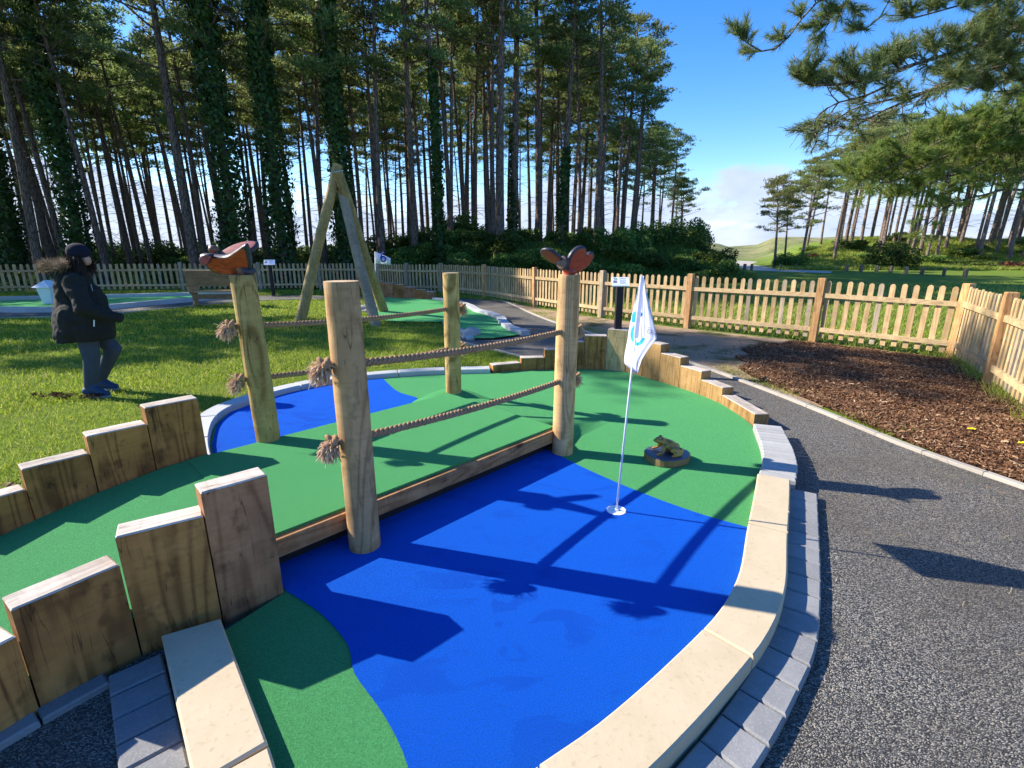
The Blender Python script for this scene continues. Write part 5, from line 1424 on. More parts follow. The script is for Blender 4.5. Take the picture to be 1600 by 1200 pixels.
# ------------------------------------------------------------------ trees
def tri_spray(centres, dirs, n_per, ln, w, spread, seed):
    """sprays of thin needles: centres (N,3), dirs (N,3)"""
    g_ = np.random.default_rng(seed); N = len(centres); K = N * n_per
    c = np.repeat(centres, n_per, 0); d = np.repeat(dirs, n_per, 0) + g_.normal(0, spread, (K, 3))
    d /= np.linalg.norm(d, axis=1, keepdims=True) + 1e-9
    L = ln * g_.uniform(0.6, 1.2, (K, 1)); s_ = np.cross(d, g_.normal(0, 1, (K, 3))); s_ /= np.linalg.norm(s_, axis=1, keepdims=True) + 1e-9
    V = np.empty((K, 3, 3)); V[:, 0] = c - s_ * w / 2; V[:, 1] = c + s_ * w / 2; V[:, 2] = c + d * L
    return V.reshape(-1, 3)
def pine_variant(seed, H, crown_lo, spread, n_limb, trunk_r, mats, lean=(0, 0), tuft_scale=1.0, dead=26):
    g_ = np.random.default_rng(seed); r = random.Random(seed)
    root = bpy.data.objects.new('pine_tree', None); col.objects.link(root); root.empty_display_size = 0.3
    K = 12; px = r.uniform(0, 6); pts = []
    for i in range(K + 1):
        u = i / K; pts.append(Vector((lean[0] * u * u + 0.12 * math.sin(u * 4 + px) * u, lean[1] * u * u + 0.12 * math.cos(u * 3.3 + px) * u, H * 0.97 * u - 0.3 * (1 - u))))
    rad = [trunk_r * (1.25 if i == 0 else 1) * (1 - 0.80 * (i / K) ** 1.2) for i in range(K + 1)]
    mb = MB(); mb.tube(pts, rad, 10); tr = mb.build('trunk', mats[0], root, smooth=True)
    def tp_(u): f = u * K; i = min(K - 1, int(f)); return pts[i].lerp(pts[i+1], f - i)
    mb = MB(); nd = dead
    for k in range(nd):
        u = r.uniform(0.10, crown_lo + 0.08) ** 0.8; p = tp_(min(0.95, u)); a = r.uniform(0, 6.28); L = r.uniform(0.25, 1.5)
        d = Vector((math.cos(a), math.sin(a), r.uniform(-0.5, 0.55))); q1 = p + d * L * 0.5; q2 = p + d * L * 0.9 + Vector((r.gauss(0, 0.2), r.gauss(0, 0.2), r.uniform(-0.45, 0.35)))
        mb.tube([p, q1, q2], [0.018, 0.010, 0.004], 4, False)
        if r.random() < 0.6:
            q3 = q1 + Vector((r.gauss(0, 0.4), r.gauss(0, 0.4), r.uniform(-0.1, 0.3))); mb.tube([q1, q3], [0.010, 0.004], 3, False)
    db = mb.build('dead_branch', M['twig'], root); db['kind'] = 'stuff'
    mb = MB(); C = []; D = []
    for k in range(n_limb):
        u = crown_lo + (1 - crown_lo) * ((k + r.random()) / n_limb) ** 0.8; u = min(u, 0.99)
        p = tp_(u); a = k * 2.4 + r.uniform(-0.5, 0.5); t = (u - crown_lo) / (1 - crown_lo)
        L = spread * (0.55 + 0.55 * math.sin(math.pi * min(1, 0.25 + t * 0.75))) * r.uniform(0.5, 1.25) * (1.0 if t < 0.85 else 0.6)
        rise = r.uniform(0.0, 0.45) + 0.4 * t
        d = Vector((math.cos(a), math.sin(a), rise * 0.5)).normalized()
        lp = [p]; m_ = 5
        for j in range(1, m_ + 1):
            v = j / m_; lp.append(p + d * L * v + Vector((0.08 * math.sin(v * 5 + k), 0.08 * math.cos(v * 4 + k), 0.12 * L * v * v)))
        mb.tube(lp, [0.055 * (1 - 0.8 * j / m_) * max(0.4, 1 - t * 0.5) for j in range(m_ + 1)], 5, False)
        npad = r.randint(2, 5) if t > 0.3 else r.randint(1, 3)
        for q_ in range(npad):
            v = r.uniform(0.45, 1.05); c0 = p + d * L * v + Vector((r.gauss(0, 0.22), r.gauss(0, 0.22), 0.12 * L * v * v + r.uniform(-0.05, 0.18))) * 1.0
            sz = r.uniform(0.28, 0.55) * (0.8 + 0.2 * spread / 2)
            n_ = int(28 * (sz / 0.4) ** 2)
            o_ = g_.normal(0, 1, (n_, 3)) * np.array([sz * 0.58, sz * 0.58, sz * 0.15])
            C.append(np.array(c0) + o_); dd = o_ * np.array([1, 1, 1.3]) + np.array([d.x * 0.25, d.y * 0.25, 0.28]); D.append(dd / (np.linalg.norm(dd, axis=1, keepdims=True) + 1e-6))
    limbs = mb.build('limb', mats[0], root, smooth=True)
    C = np.concatenate(C); D = np.concatenate(D)
    V = tri_spray(C, D, 6, 0.22 * tuft_scale, 0.042 * tuft_scale, 0.5, seed)
    cr = mesh_np('crown', V, np.arange(len(V)).reshape(-1, 3), mats[1], root)
    return root
def ivy_on(parent, H0, r0, dens, seed, lean=(0, 0)):
    g_ = np.random.default_rng(seed); n = int(dens * H0)
    z = g_.uniform(0, 1, n) ** 0.9 * H0; a = g_.uniform(0, 2 * np.pi, n)
    rr2 = r0 * (1.25 - 0.55 * z / H0) * (1 + 0.35 * np.sin(z * 1.7 + a * 2 + seed) * np.sin(a + z * 0.9)) * g_.uniform(0.55, 1.12, n)
    u = z / H0; cx = np.cos(a) * rr2 + lean[0] * u * u; cy = np.sin(a) * rr2 + lean[1] * u * u
    c = np.stack([cx, cy, z], 1); d = np.stack([np.cos(a), np.sin(a), g_.normal(-0.2, 0.4, n)], 1) + g_.normal(0, 0.35, (n, 3)); d /= np.linalg.norm(d, axis=1, keepdims=True)
    t = np.cross(d, g_.normal(0, 1, (n, 3))); t /= np.linalg.norm(t, axis=1, keepdims=True); b_ = np.cross(d, t); s_ = 0.075 * g_.uniform(0.6, 1.4, (n, 1))
    V = np.empty((n, 4, 3)); V[:, 0] = c - t * s_; V[:, 1] = c - b_ * s_ * 0.8; V[:, 2] = c + t * s_; V[:, 3] = c + b_ * s_ * 0.8
    return mesh_np('ivy', V.reshape(-1, 3), np.arange(4 * n).reshape(-1, 4), M['ivy'], parent)
LM = (M['bark'], M['needles']); RM = (M['bark_right'], M['needles_right'])
varsL = [pine_variant(100 + i, H, lo, sp, nl, tr, LM, ln) for i, (H, lo, sp, nl, tr, ln) in enumerate(((15.5, 0.54, 2.1, 23, 0.19, (0.5, 0)), (14.0, 0.58, 1.7, 19, 0.14, (-0.4, 0.3)), (16.5, 0.53, 2.2, 25, 0.23, (0.2, -0.4)), (13.5, 0.64, 1.5, 15, 0.11, (0.6, 0.2)), (15.0, 0.56, 1.8, 20, 0.16, (-0.2, -0.3)), (12.0, 0.48, 2.6, 26, 0.17, (0.9, 0.0))))]
varsR = [pine_variant(200 + i, H, lo, sp, nl, tr, RM, ln) for i, (H, lo, sp, nl, tr, ln) in enumerate(((13.0, 0.56, 2.2, 26, 0.175, (0.7, 0)), (12.0, 0.60, 1.9, 22, 0.14, (0.5, 0.3)), (14.0, 0.55, 2.4, 28, 0.20, (0.9, -0.4)), (9.0, 0.42, 2.6, 26, 0.17, (1.2, 0.2))))]
used = set()
def put_tree(v, x, y, s_, rz, label, group, cat='tree', sx=None):
    if id(v) in used: o = copy_tree(v)
    else: o = v; used.add(id(v))
    o.location = (x, y, landz(x, y)); o.rotation_euler = (rnd.uniform(-0.025, 0.025), rnd.uniform(-0.03, 0.03), rz)
    f = s_ if sx is None else sx; o.scale = (f, f, s_)
    tag(o, label, cat); o['group'] = group
    return o
GL = 'pines of the dense wood behind the left fence'; GR = 'pines of the stand on the right-hand bank'
woodL = [(-46, 23.5), (-22, 23.0), (3, 27.5), (8, 34), (14, 45), (19, 57), (9, 57), (-20, 47), (-62, 45)]
placed = []
def free(x, y, dmin): return all((x - a) ** 2 + (y - b_) ** 2 > dmin * dmin for a, b_ in placed)
# ivy-clad trees named one by one: pixel column at the base, distance, height of ivy, radius
ivy_list = [(22, 23.5, 11, 0.42, 'ivy-covered pine at the far left edge of the wood'), (128, 22.3, 13, 0.50, 'thick ivy-clad trunk rising just behind the person'), (374, 22.0, 15, 0.58, 'ivy-clad trunk rising behind the orange carved butterfly'),
            (444, 22.2, 15, 0.52, 'ivy-clad trunk standing left of the pole tripod'), (541, 22.8, 14, 0.42, 'ivy-clad trunk seen between the legs of the pole tripod'), (688, 23.4, 9, 0.24, 'slim ivy-wrapped trunk above the bare-topped back post'),
            (802, 27.5, 6, 0.24, 'dark ivy-wrapped trunk in the middle of the wood'), (876, 27.5, 5, 0.30, 'short ivy mass round a trunk left of the red butterfly'), (10, 26.0, 10, 0.36, 'second ivy-covered pine at the far left edge, farther back')]
ivy_jobs = []
for k, (x, Y_, hi_, ri, lb_) in enumerate(ivy_list):
    p = at(x, 400, Y_); v = varsL[(2, 0, 4)[k % 3]]
    o = put_tree(v, p.x, p.y, 1.0, k * 1.1, lb_, 'ivy-covered pines along the edge of the wood')
    placed.append((p.x, p.y)); ivy_jobs.append((o, hi_, ri, 620 if ri > 0.4 else 420, 40 + k))
plain = [(55, 21.8, 'bare leaning pine trunk at left beside the ivy-clad one'), (160, 22.6, 'grey pine trunk just right of the person'), (303, 22.1, 'straight grey pine trunk rising behind the bench'), (350, 23.0, 'pine trunk close behind the ivy-clad trunk over the bench'),
         (597, 23.8, 'pine trunk just right of the tripod'), (648, 24.5, 'pale slanting pine stem behind the number six flag'), (770, 26.0, 'slim pine in front of the bushes left of the middle'), (782, 25.0, 'pine with pale tall trunk in front of the bank bushes'),
         (905, 29.0, 'pine above the red carved butterfly'), (930, 28.0, 'edge pine with a long limb reaching towards the sky gap')]
for k, (x, Y_, lb_) in enumerate(plain):
    p = at(x, 400, Y_); put_tree(varsL[k % 5], p.x, p.y, 1.0, k * 2.0, lb_, 'single pines along the front of the wood'); placed.append((p.x, p.y))
cnt = 0; tries = 0
while cnt < 212 and tries < 30000:
    tries += 1
    x = rnd.uniform(-62, 19); y = rnd.uniform(23, 57)
    if not in_poly(np.array([x]), np.array([y]), woodL)[0] or not free(x, y, 1.3): continue
    if x < -4 and y > 36 and rnd.random() < 0.35: continue
    placed.append((x, y)); cnt += 1
    e = min(1.0, max(0.0, (x - 2) / 16)); s_ = rnd.uniform(0.88, 1.10) * (1 - 0.36 * e)
    v = varsL[rnd.choice((0, 1, 3, 3, 4, 1, 3, 1))] if x < 8 else varsL[rnd.choice((5, 0, 4, 5))]
    pxc = 800 + FPX * x / (y * _c)
    where = ('at the far left behind the person' if pxc < 200 else 'behind the bench and the orange butterfly' if pxc < 430 else 'behind the pole tripod' if pxc < 610 else
             'between the tripod and the bare-topped back post' if pxc < 700 else 'between the bare-topped back post and the red butterfly' if pxc < 880 else 'right of the red butterfly towards the sky gap')
    depth = 'in the front rows' if y < 30 else 'in the middle rows' if y < 40 else 'in the back rows'
    put_tree(v, x, y, s_, rnd.uniform(0, 6.28), 'bare-stemmed pine ' + depth + ' ' + where, GL)
# edge of the wood towards the gap
for k, (x, Y_, s_, lb_) in enumerate(((985, 34, 0.80, 'edge pine of the wood with dense dark crown against the sky'), (1018, 42, 0.78, 'windswept edge pine right of the dense crown'), (1046, 50, 0.72, 'lower edge pine near the end of the wood'), (1062, 56, 0.66, 'last pine of the wood beside the sky gap'), (1052, 61, 0.60, 'farthest thin pine at the end of the wood'))):
    p = at(x, 400, Y_); put_tree(varsL[5] if k % 2 else varsL[0], p.x, p.y, s_, k * 1.3, lb_, 'edge pines of the left wood')
# pines just outside the left of the view: they throw the dappled shade on the lawn
for k, (x, y, s_) in enumerate(((-19.5, 13.6, 0.80), (-24.5, 16.0, 0.9), (-22.0, 12.2, 0.62), (-28, 14.5, 0.85), (-17.0, 14.2, 0.97), (-26.5, 19.0, 0.95), (-31, 17.5, 1.0), (-33.5, 22, 1.0), (-21.5, 15.6, 0.7), (-29.5, 20.5, 0.9), (-15.4, 12.9, 1.14), (-18.2, 14.6, 1.12), (-16.6, 11.0, 0.68), (-15.2, 12.0, 0.60), (-18.4, 10.4, 0.60))):
    put_tree(varsL[(3, 1, 5, 0, 4)[k % 5]], x, y, s_, k * 1.7, 'pine just outside the left edge of the view shading the lawn', 'pines left of the view')
# right stand
lone = ((1213, 46.0, 0.86, 'leftmost lone pine of the right stand with a flat side branch'), (1228, 52.0, 0.80, 'thin lone pine second from the left of the right stand'), (1254, 45.0, 0.93, 'lone dark-crowned pine third from the left of the right stand'))
placedR = []
for k, (x, Y_, s_, lb_) in enumerate(lone):
    p = at(x, 390, Y_); put_tree(varsR[3], p.x, p.y, s_, 2.6 + k, lb_, 'lone pines left of the right stand', sx=s_ * 0.85); placedR.append((p.x, p.y))
standR = [(28.5, 47), (35.5, 64), (80, 64), (66, 45.5)]
cnt = 0; tries = 0; placed = placedR
while cnt < 88 and tries < 9000:
    tries += 1; x = rnd.uniform(28, 80); y = rnd.uniform(45, 64)
    if not in_poly(np.array([x]), np.array([y]), standR)[0] or not free(x, y, 1.45): continue
    if y > 56 and rnd.random() < 0.3: continue
    placed.append((x, y)); cnt += 1
    e = min(1.0, (x - 28) / 11.0); s_ = rnd.uniform(0.85, 1.02) * (0.66 + 0.34 * e)
    put_tree(varsR[rnd.choice((0, 1, 2, 1, 0))], x, y, s_, rnd.uniform(-0.8, 0.8), 'sunlit reddish-trunked pine ' + ('in front' if y < 50 else 'in the middle' if y < 57 else 'at the back') + ' of the ' + ('left' if x / y < 0.75 else 'middle' if x / y < 0.98 else 'far right') + ' part of the right-hand stand', GR, sx=s_ * 1.05)
for v in varsL + varsR:
    if id(v) not in used: put_tree(v, 60, 60, 1, 0, 'pine at the back of the right-hand stand', GR)

for j_ in ivy_jobs: ivy_on(*j_)
# ------------------------------------------------------------------ bushes
def bush_variant(seed, rx, rz, n, leaf, m_, name='bush'):
    g_ = np.random.default_rng(seed); root = bpy.data.objects.new(name, None); col.objects.link(root)
    C = []
    nl = 14
    for k in range(nl):
        a = g_.uniform(0, 6.28); r0 = g_.uniform(0, rx * 0.75); c = np.array([math.cos(a) * r0, math.sin(a) * r0, g_.uniform(0.1, rz * 0.85)])
        s_ = g_.uniform(0.28, 0.5) * rx; o_ = g_.normal(0, 1, (n // nl, 3)); o_ /= np.linalg.norm(o_, axis=1, keepdims=True)
        o_ *= s_ * (g_.uniform(0.6, 1.08, (len(o_), 1))); o_[:, 2] *= rz / rx * 0.9; C.append(c + o_)
    c = np.concatenate(C); c = c[c[:, 2] > -0.3]; n = len(c)
    d = g_.normal(0, 1, (n, 3)) + np.array([0, 0, 0.7]); d /= np.linalg.norm(d, axis=1, keepdims=True)
    t = np.cross(d, g_.normal(0, 1, (n, 3))); t /= np.linalg.norm(t, axis=1, keepdims=True); b_ = np.cross(d, t); s_ = leaf * g_.uniform(0.6, 1.4, (n, 1))
    V = np.empty((n, 4, 3)); V[:, 0] = c - t * s_; V[:, 1] = c - b_ * s_ * 0.6; V[:, 2] = c + t * s_; V[:, 3] = c + b_ * s_ * 0.6
    mesh_np('foliage', V.reshape(-1, 3), np.arange(4 * n).reshape(-1, 4), m_, root)
    mb = MB()
    for k in range(6):
        a = g_.uniform(0, 6.28); mb.tube([(0, 0, -0.2), (math.cos(a) * rx * 0.25, math.sin(a) * rx * 0.25, rz * 0.4), (math.cos(a) * rx * 0.6, math.sin(a) * rx * 0.6, rz * 0.8)], [0.03, 0.02, 0.008], 4, False)
    mb.build('stem', M['twig'], root)
    return root
bv = [bush_variant(300 + i, 1.35, 1.1, 5200, 0.075, M['bush']) for i in range(3)]
bb = [bush_variant(320 + i, 1.2, 0.7, 3600, 0.08, M['bramble']) for i in range(2)]
br = bush_variant(340, 1.2, 0.7, 2600, 0.07, M['bracken'])
bd = bush_variant(350, 1.6, 1.6, 5200, 0.07, M['bush'])
GB = 'bushes covering the bank behind the fence'
for k in range(64):
    x = rnd.uniform(-6, 13); y0 = 21.8 + 0.42 * max(0, x); y = y0 + rnd.uniform(0.0, 7.0)
    if x > 10 and y < y0 + 0.3: continue
    s_ = rnd.uniform(0.55, 0.9); v = bv[k % 3] if k % 4 else bb[k % 2]
    pxc = 800 + FPX * x / (y * _c)
    where = ('behind the tripod and the numbered flag' if pxc < 660 else 'above the bare-topped back post' if pxc < 760 else 'left of the red butterfly' if pxc < 870 else 'behind the red butterfly' if pxc < 940 else 'behind the white flag and sign' if pxc < 1040 else 'beside the sky gap')
    put_tree(v, x, y, s_, rnd.uniform(0, 6.28), 'dark leafy bush ' + ('low' if y < y0 + 2.3 else 'halfway up' if y < y0 + 4.6 else 'on top') + ' of the bank ' + where, GB, 'bush')
for k, (x, Y_, s_, lb_) in enumerate(((1062, 31.5, 1.0, 'tall dark bush at the right end of the bank'), (1084, 34.0, 0.95, 'dark spreading shrub at the very end of the wood beside the gap'), (1010, 30.5, 0.85, 'dark bush right of the red butterfly'), (960, 27.5, 0.85, 'dark bush behind the fence by the sign post'))):
    p = at(x, 400, Y_); put_tree(bd, p.x, p.y, s_, k, lb_, 'large dark bushes at the end of the bank', 'bush')
for k, (x, Y_, s_, lb_) in enumerate(((700, 24.0, 0.9, 'sunlit bright green bush above the fence left of the middle'), (735, 27.5, 1.0, 'bright green bush on top of the bank'), (620, 22.9, 0.9, 'light green bush beside the number six flag'), (668, 23.0, 0.8, 'light green bush right of the number six flag'), (770, 29.0, 0.9, 'sunlit bush top among the trunks'))):
    p = at(x, 400, Y_); put_tree(bb[k % 2], p.x, p.y, s_, k, lb_, 'bright bushes on the bank', 'bush')
GU = 'low brambles under the left wood'
for k in range(46):
    x = rnd.uniform(-36, -4); y = rnd.uniform(21.7, 34)
    if y < 21.9 + 0 * x: continue
    put_tree(bb[k % 2] if k % 3 else bv[0], x, y, rnd.uniform(0.35, 0.75), rnd.uniform(0, 6), 'low bramble just behind the ' + ('far left part' if x / y < -0.8 else 'bench part' if x / y < -0.5 else 'tripod part') + ' of the fence' + (', farther back under the trees' if y > 27 else ''), GU, 'bush')
for k in range(44):
    x = -46 + k * 1.05 + rnd.uniform(-0.6, 0.6); y = rnd.uniform(36, 50) if k % 2 else rnd.uniform(30, 38)
    put_tree(bd if k % 3 else bv[k % 3], x * (y / 42.0), y, rnd.uniform(0.75, 1.25), rnd.uniform(0, 6), 'undergrowth bush glimpsed low between the trunks at the back of the left wood', 'undergrowth at the back of the left wood', 'bush')
GRB = 'low bushes on the right-hand bank'
for k in range(70):
    y = rnd.uniform(42.5, 56); x = rnd.uniform(24 + (y - 43) * 0.45, 70)
    s_ = rnd.uniform(0.35, 0.85)
    put_tree(bb[k % 2] if k % 5 else bv[1], x, y, s_, rnd.uniform(0, 6), 'low bramble patch ' + ('at the foot' if y < 47 else 'higher up') + ' of the right-hand bank ' + ('near the lone pines' if x / y < 0.72 else 'below the middle pines' if x / y < 0.95 else 'towards the right edge'), GRB, 'bush', sx=s_ * 1.7)
for k, (x, Y_, s_, lb_) in enumerate(((1585, 43.0, 0.9, 'rusty red bracken patch at the right edge of the bank'), (1272, 50.0, 0.5, 'small rusty bracken patch by the lone pines'))):
    p = at(x, 392, Y_); put_tree(br, p.x, p.y, s_, k, lb_, 'rusty bracken patches', 'bracken')
for k, (x, Y_, s_, lb_) in enumerate(((1245, 44.5, 0.8, 'dark bush at the foot of the lone pines'), (1395, 43.5, 1.3, 'young dark green pine bush in front of the right stand'), (1225, 46, 0.7, 'dark bush left of the lone pines'))):
    p = at(x, 392, Y_); put_tree(bd, p.x, p.y, s_, k + 2, lb_, 'dark bushes at the right stand', 'bush')
X, Y = scatter_poly(120000, (22, 70, 41, 60), [(22, 42), (31, 60), (78, 60), (60, 41)])
tag(blades('bank_grass', X, Y, 0.32, 0.085, M['grass_rough'], 0.9), 'rough tussocky grass covering the right-hand bank', 'grass')
# bollards on the far grass edge
M['bollard'] = wood('bollard_timber', (0.12, 0.09, 0.055), (0.22, 0.17, 0.11), (0.12, 0.09, 0.06), stain=0.3)
ords = ['first', 'second', 'third', 'fourth', 'fifth', 'sixth', 'seventh', 'eighth', 'ninth', 'tenth', 'eleventh', 'twelfth', 'thirteenth']
mb = MB(); mb.slab([(-0.09, -0.09), (0.09, -0.09), (0.09, 0.09), (-0.09, 0.09)], -0.1, 0.5, 0.03, 0, 0); boll = None
for k, (x, y) in enumerate(((1152, 421.5), (1163, 421.8), (1174, 422.5), (1218, 421.5), (1243, 421.5), (1322, 424), (1345, 424.5), (1369, 425.5), (1391, 426.5), (1415, 428), (1440, 429), (1474, 431), (1507, 434))):
    c = gr(x, y)
    if boll is None: boll = mb.build('bollard', M['bollard']); o = boll
    else: o = boll.copy(); col.objects.link(o)
    o.location = c; o.rotation_euler = (0, rnd.uniform(-0.03, 0.03), rnd.uniform(0, 1)); tag(o, ords[k] + ' low timber bollard from the left along the far edge of the grass', 'bollard', 'timber bollards on the far grass edge')

# ------------------------------------------------------------------ overhanging pine at top right
tr_base = Vector((9.6, 7.2, -0.05))
op = empty('overhanging_pine', tr_base, 'near pine whose long needle-clad branches reach in from the top right', 'tree')
tpts = [tr_base + Vector((0.25 * math.sin(i * 0.5), 0.1 * i, i * 1.1)) for i in range(10)]
mb = MB(); mb.tube(tpts, [0.24 * (1 - 0.075 * i) for i in range(10)], 14); mb.build('trunk', M['bark_near'], op, smooth=True)
def on_trunk(z):
    i = min(8, max(0, int(z / 1.1))); return tpts[i].lerp(tpts[i+1], z / 1.1 - i)
limb_mb = MB(); CC = []; DD_ = []
def shoots_on(base, d, L, r, n_side, fol, droop):
    """a side twig with brush-like shoots along its outer part"""
    pts = [base]; cur = base.copy(); dd = d.copy()
    for j in range(5):
        dd = (dd + Vector((r.gauss(0, 0.12), r.gauss(0, 0.12), 0.10 + droop))).normalized(); cur = cur + dd * L / 5; pts.append(cur.copy())
    limb_mb.tube(pts, [0.011 * (1 - 0.15 * j) * min(1.2, 0.5 + L) for j in range(6)], 4, False)
    for j in range(1, 6):
        if j < 2 and r.random() < 0.6: continue
        for q in range(n_side if j < 5 else n_side + 1):
            sd_ = (dd + Vector((r.gauss(0, 0.6), r.gauss(0, 0.6), r.gauss(0.15, 0.4)))).normalized()
            sl_ = r.uniform(0.07, 0.17)
            st_ = pts[j]
            if r.random() < fol:
                m_ = 9
                for s_ in range(m_):
                    CC.append(st_ + sd_ * sl_ * s_ / (m_ - 1)); DD_.append(sd_)
                if r.random() < 0.5: limb_mb.tube([st_, st_ + sd_ * sl_], [0.004, 0.003], 3, False)
            else:
                limb_mb.tube([st_, st_ + sd_ * sl_ * 1.4], [0.004, 0.0015], 3, False)
def limb(pix, r0, r1, seed, dens, fol, twig, start=0.0, zt=None, up=0.35, droop=0.0, n_side=2):
    r = random.Random(seed)
    P = [at(x, y, Y_) for x, y, Y_ in pix]
    if zt is not None: P = [on_trunk(zt)] + P
    P = spline(P, 0.12)
    n = len(P); limb_mb.tube(P, [r0 + (r1 - r0) * (i / (n - 1)) for i in range(n)], 7)
    cum = 0
    for i in range(1, n):
        cum += (P[i] - P[i-1]).length
        u = i / (n - 1)
        if u < start: continue
        ax = (P[i] - P[i-1]).normalized()
        k = int(dens) + (1 if r.random() < dens - int(dens) else 0)
        for _ in range(k):
            sd_ = Vector((r.gauss(0, 1), r.gauss(0, 1), r.gauss(up, 0.6))); sd_ = (sd_ - ax * sd_.dot(ax)).normalized()
            d = (ax * 0.9 + sd_ * 0.8).normalized()
            shoots_on(P[i], d, twig * r.uniform(0.5, 1.2) * (1 - 0.45 * max(0, u - 0.55)), r, n_side, fol, droop)
    shoots_on(P[-1], (P[-1] - P[-2]).normalized(), 0.16, r, 3, fol, 0.05)
limb([(1640, 40, 6.7), (1560, 62, 6.4), (1480, 85, 6.1), (1420, 103, 5.9), (1360, 122, 5.7), (1310, 132, 5.6), (1262, 132, 5.5)], 0.05, 0.010, 1, 2.3, 0.95, 0.27, 0.30, 4.2, 0.6)
limb([(1640, 85, 7.0), (1560, 105, 6.7), (1500, 122, 6.5), (1440, 145, 6.2), (1380, 158, 6.0), (1330, 172, 5.9), (1295, 195, 5.8)], 0.04, 0.008, 2, 1.2, 0.45, 0.36, 0.42, 3.9, -0.2, -0.05)
limb([(1480, 130, 6.2), (1410, 160, 6.1), (1370, 178, 6.0), (1330, 200, 5.9)], 0.015, 0.005, 12, 1.3, 0.25, 0.3, 0.1, None, -0.3, -0.1)
limb([(1400, 128, 5.9), (1350, 150, 5.8), (1310, 160, 5.75), (1280, 178, 5.7), (1272, 192, 5.7)], 0.014, 0.005, 13, 1.5, 0.4, 0.28, 0.1, None, 0, -0.08)
limb([(1500, -90, 5.9), (1420, -60, 5.8), (1350, -35, 5.6), (1300, -8, 5.5), (1275, 5, 5.4), (1252, 30, 5.35), (1232, 58, 5.3), (1212, 76, 5.3), (1190, 80, 5.25), (1172, 70, 5.2)], 0.03, 0.007, 3, 0.75, 0.95, 0.16, 0.45, 5.6, 0.3)
limb([(1345, -35, 5.6), (1325, -5, 5.5), (1312, 22, 5.45), (1295, 36, 5.4)], 0.010, 0.004, 4, 1.3, 0.95, 0.15, 0.3, None, 0.3)
limb([(1400, -45, 5.6), (1390, 0, 5.5), (1376, 25, 5.5), (1356, 42, 5.45)], 0.010, 0.004, 5, 0.55, 0.95, 0.13, 0.5, None, 0.3)
limb([(1640, -30, 6.3), (1560, -8, 6.1), (1500, 8, 5.9), (1450, 22, 5.8), (1428, 28, 5.8)], 0.03, 0.007, 6, 1.6, 0.92, 0.24, 0.3, 4.9, 0.2)
limb([(1640, 60, 7.0), (1590, 72, 6.8), (1540, 100, 6.6), (1500, 118, 6.5)], 0.02, 0.007, 16, 1.8, 0.9, 0.28, 0.2, 4.0, 0.2)
limb([(1640, 118, 7.2), (1590, 118, 7.0), (1545, 128, 6.8), (1510, 140, 6.7), (1485, 124, 6.6)], 0.02, 0.005, 7, 1.0, 0.8, 0.22, 0.35, 3.7, 0.2)
limb([(1640, 120, 7.2), (1600, 135, 7.0), (1570, 142, 6.9), (1545, 143, 6.8)], 0.015, 0.005, 8, 0.9, 0.8, 0.2, 0.5, 3.6, 0.0)
near_l = limb_mb.build('branch', M['bark_near'], op, smooth=True)
C1 = np.array([list(p) for p in CC]); D1 = np.array([list(p) for p in DD_])
Vn = tri_spray(C1, D1, 7, 0.085, 0.0052, 0.55, 77) - np.array(list(world_loc(op)))
mesh_np('needles', Vn, np.arange(len(Vn)).reshape(-1, 3), M['needles_near'], op)
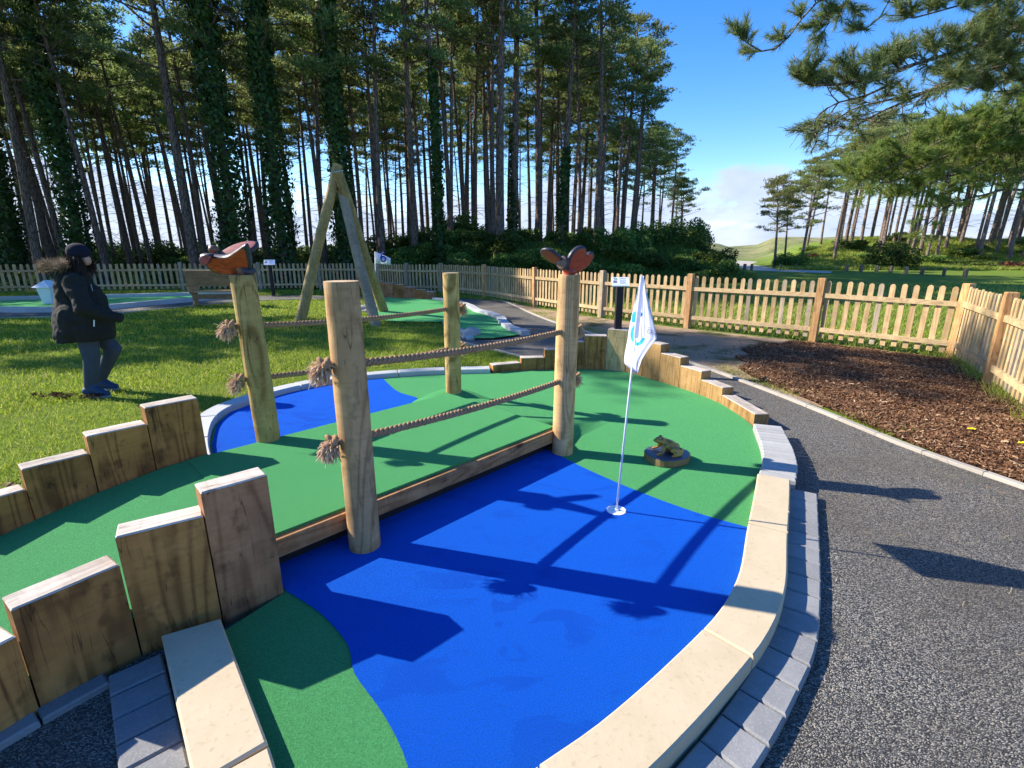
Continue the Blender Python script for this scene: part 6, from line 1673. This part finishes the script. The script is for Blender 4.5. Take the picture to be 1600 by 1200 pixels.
# the lower, farther boughs
op2_base = Vector((14.5, 10.6, -0.05))
op = empty('leaning_pine', op2_base, 'bushy pine beyond the right fence with bright green boughs and pale bare limbs', 'tree')
tpts = [op2_base + Vector((-0.10 * i, 0.05 * i, i * 0.95)) for i in range(10)]
mb = MB(); mb.tube(tpts, [0.26 * (1 - 0.075 * i) for i in range(10)], 14); mb.build('trunk', M['bark_near'], op, smooth=True)
def on_trunk(z):
    i = min(8, max(0, int(z / 0.95))); return tpts[i].lerp(tpts[i+1], z / 0.95 - i)
limb_mb = MB(); CC = []; DD_ = []
limb([(1640, 150, 10.0), (1580, 175, 9.8), (1520, 200, 9.6), (1460, 225, 9.4), (1410, 252, 9.2), (1370, 270, 9.1)], 0.05, 0.012, 21, 1.5, 0.9, 0.52, 0.22, 5.0, 0.5, 0, 3)
limb([(1640, 195, 10.2), (1570, 215, 10.0), (1500, 235, 9.8), (1440, 262, 9.5), (1390, 285, 9.3), (1352, 278, 9.2)], 0.05, 0.012, 22, 1.6, 0.88, 0.55, 0.28, 4.6, 0.3, 0, 3)
limb([(1640, 226, 10.2), (1600, 232, 10.1), (1560, 240, 10.0), (1520, 262, 9.8), (1470, 280, 9.7), (1425, 300, 9.6), (1402, 308, 9.5)], 0.055, 0.012, 23, 1.5, 0.85, 0.55, 0.45, 4.3, 0.1, 0, 3)
limb([(1640, 298, 10.0), (1600, 297, 9.9), (1570, 296, 9.8), (1540, 304, 9.7), (1505, 312, 9.6), (1475, 325, 9.5), (1455, 345, 9.4), (1440, 360, 9.4)], 0.055, 0.010, 24, 0.9, 0.65, 0.46, 0.55, 3.0, 0.1, 0, 2)
limb([(1640, 255, 10.3), (1590, 262, 10.2), (1540, 278, 10.0), (1500, 296, 9.9), (1475, 310, 9.8)], 0.04, 0.010, 25, 1.0, 0.5, 0.5, 0.4, 3.6, 0.1, -0.02, 2)
0 and limb([(1640, 175, 10.6), (1600, 196, 10.5), (1560, 215, 10.4), (1530, 230, 10.3)], 0.04, 0.012, 26, 1.8, 0.9, 0.6, 0.2, 4.6, 0.3, 0, 3)
limb([(1640, 275, 10.4), (1600, 280, 10.3), (1570, 285, 10.2), (1540, 292, 10.1)], 0.03, 0.010, 27, 0.9, 0.6, 0.5, 0.3, 3.3, 0.3, 0, 2)
limb_mb.build('branch', M['bark_near'], op, smooth=True)
C1 = np.array([list(p) for p in CC]); D1 = np.array([list(p) for p in DD_])
M['needles_bough'] = island('bright_pine_needles', [(0, (0.07, 0.13, 0.022)), (0.5, (0.17, 0.255, 0.045)), (0.86, (0.26, 0.34, 0.085)), (0.94, (0.33, 0.30, 0.12)), (1, (0.40, 0.24, 0.09))], 0.5, 0.42, 0.35)
Vn = tri_spray(C1, D1, 4, 0.115, 0.0085, 0.6, 78) - np.array(list(world_loc(op)))
mesh_np('needles', Vn, np.arange(len(Vn)).reshape(-1, 3), M['needles_bough'], op)
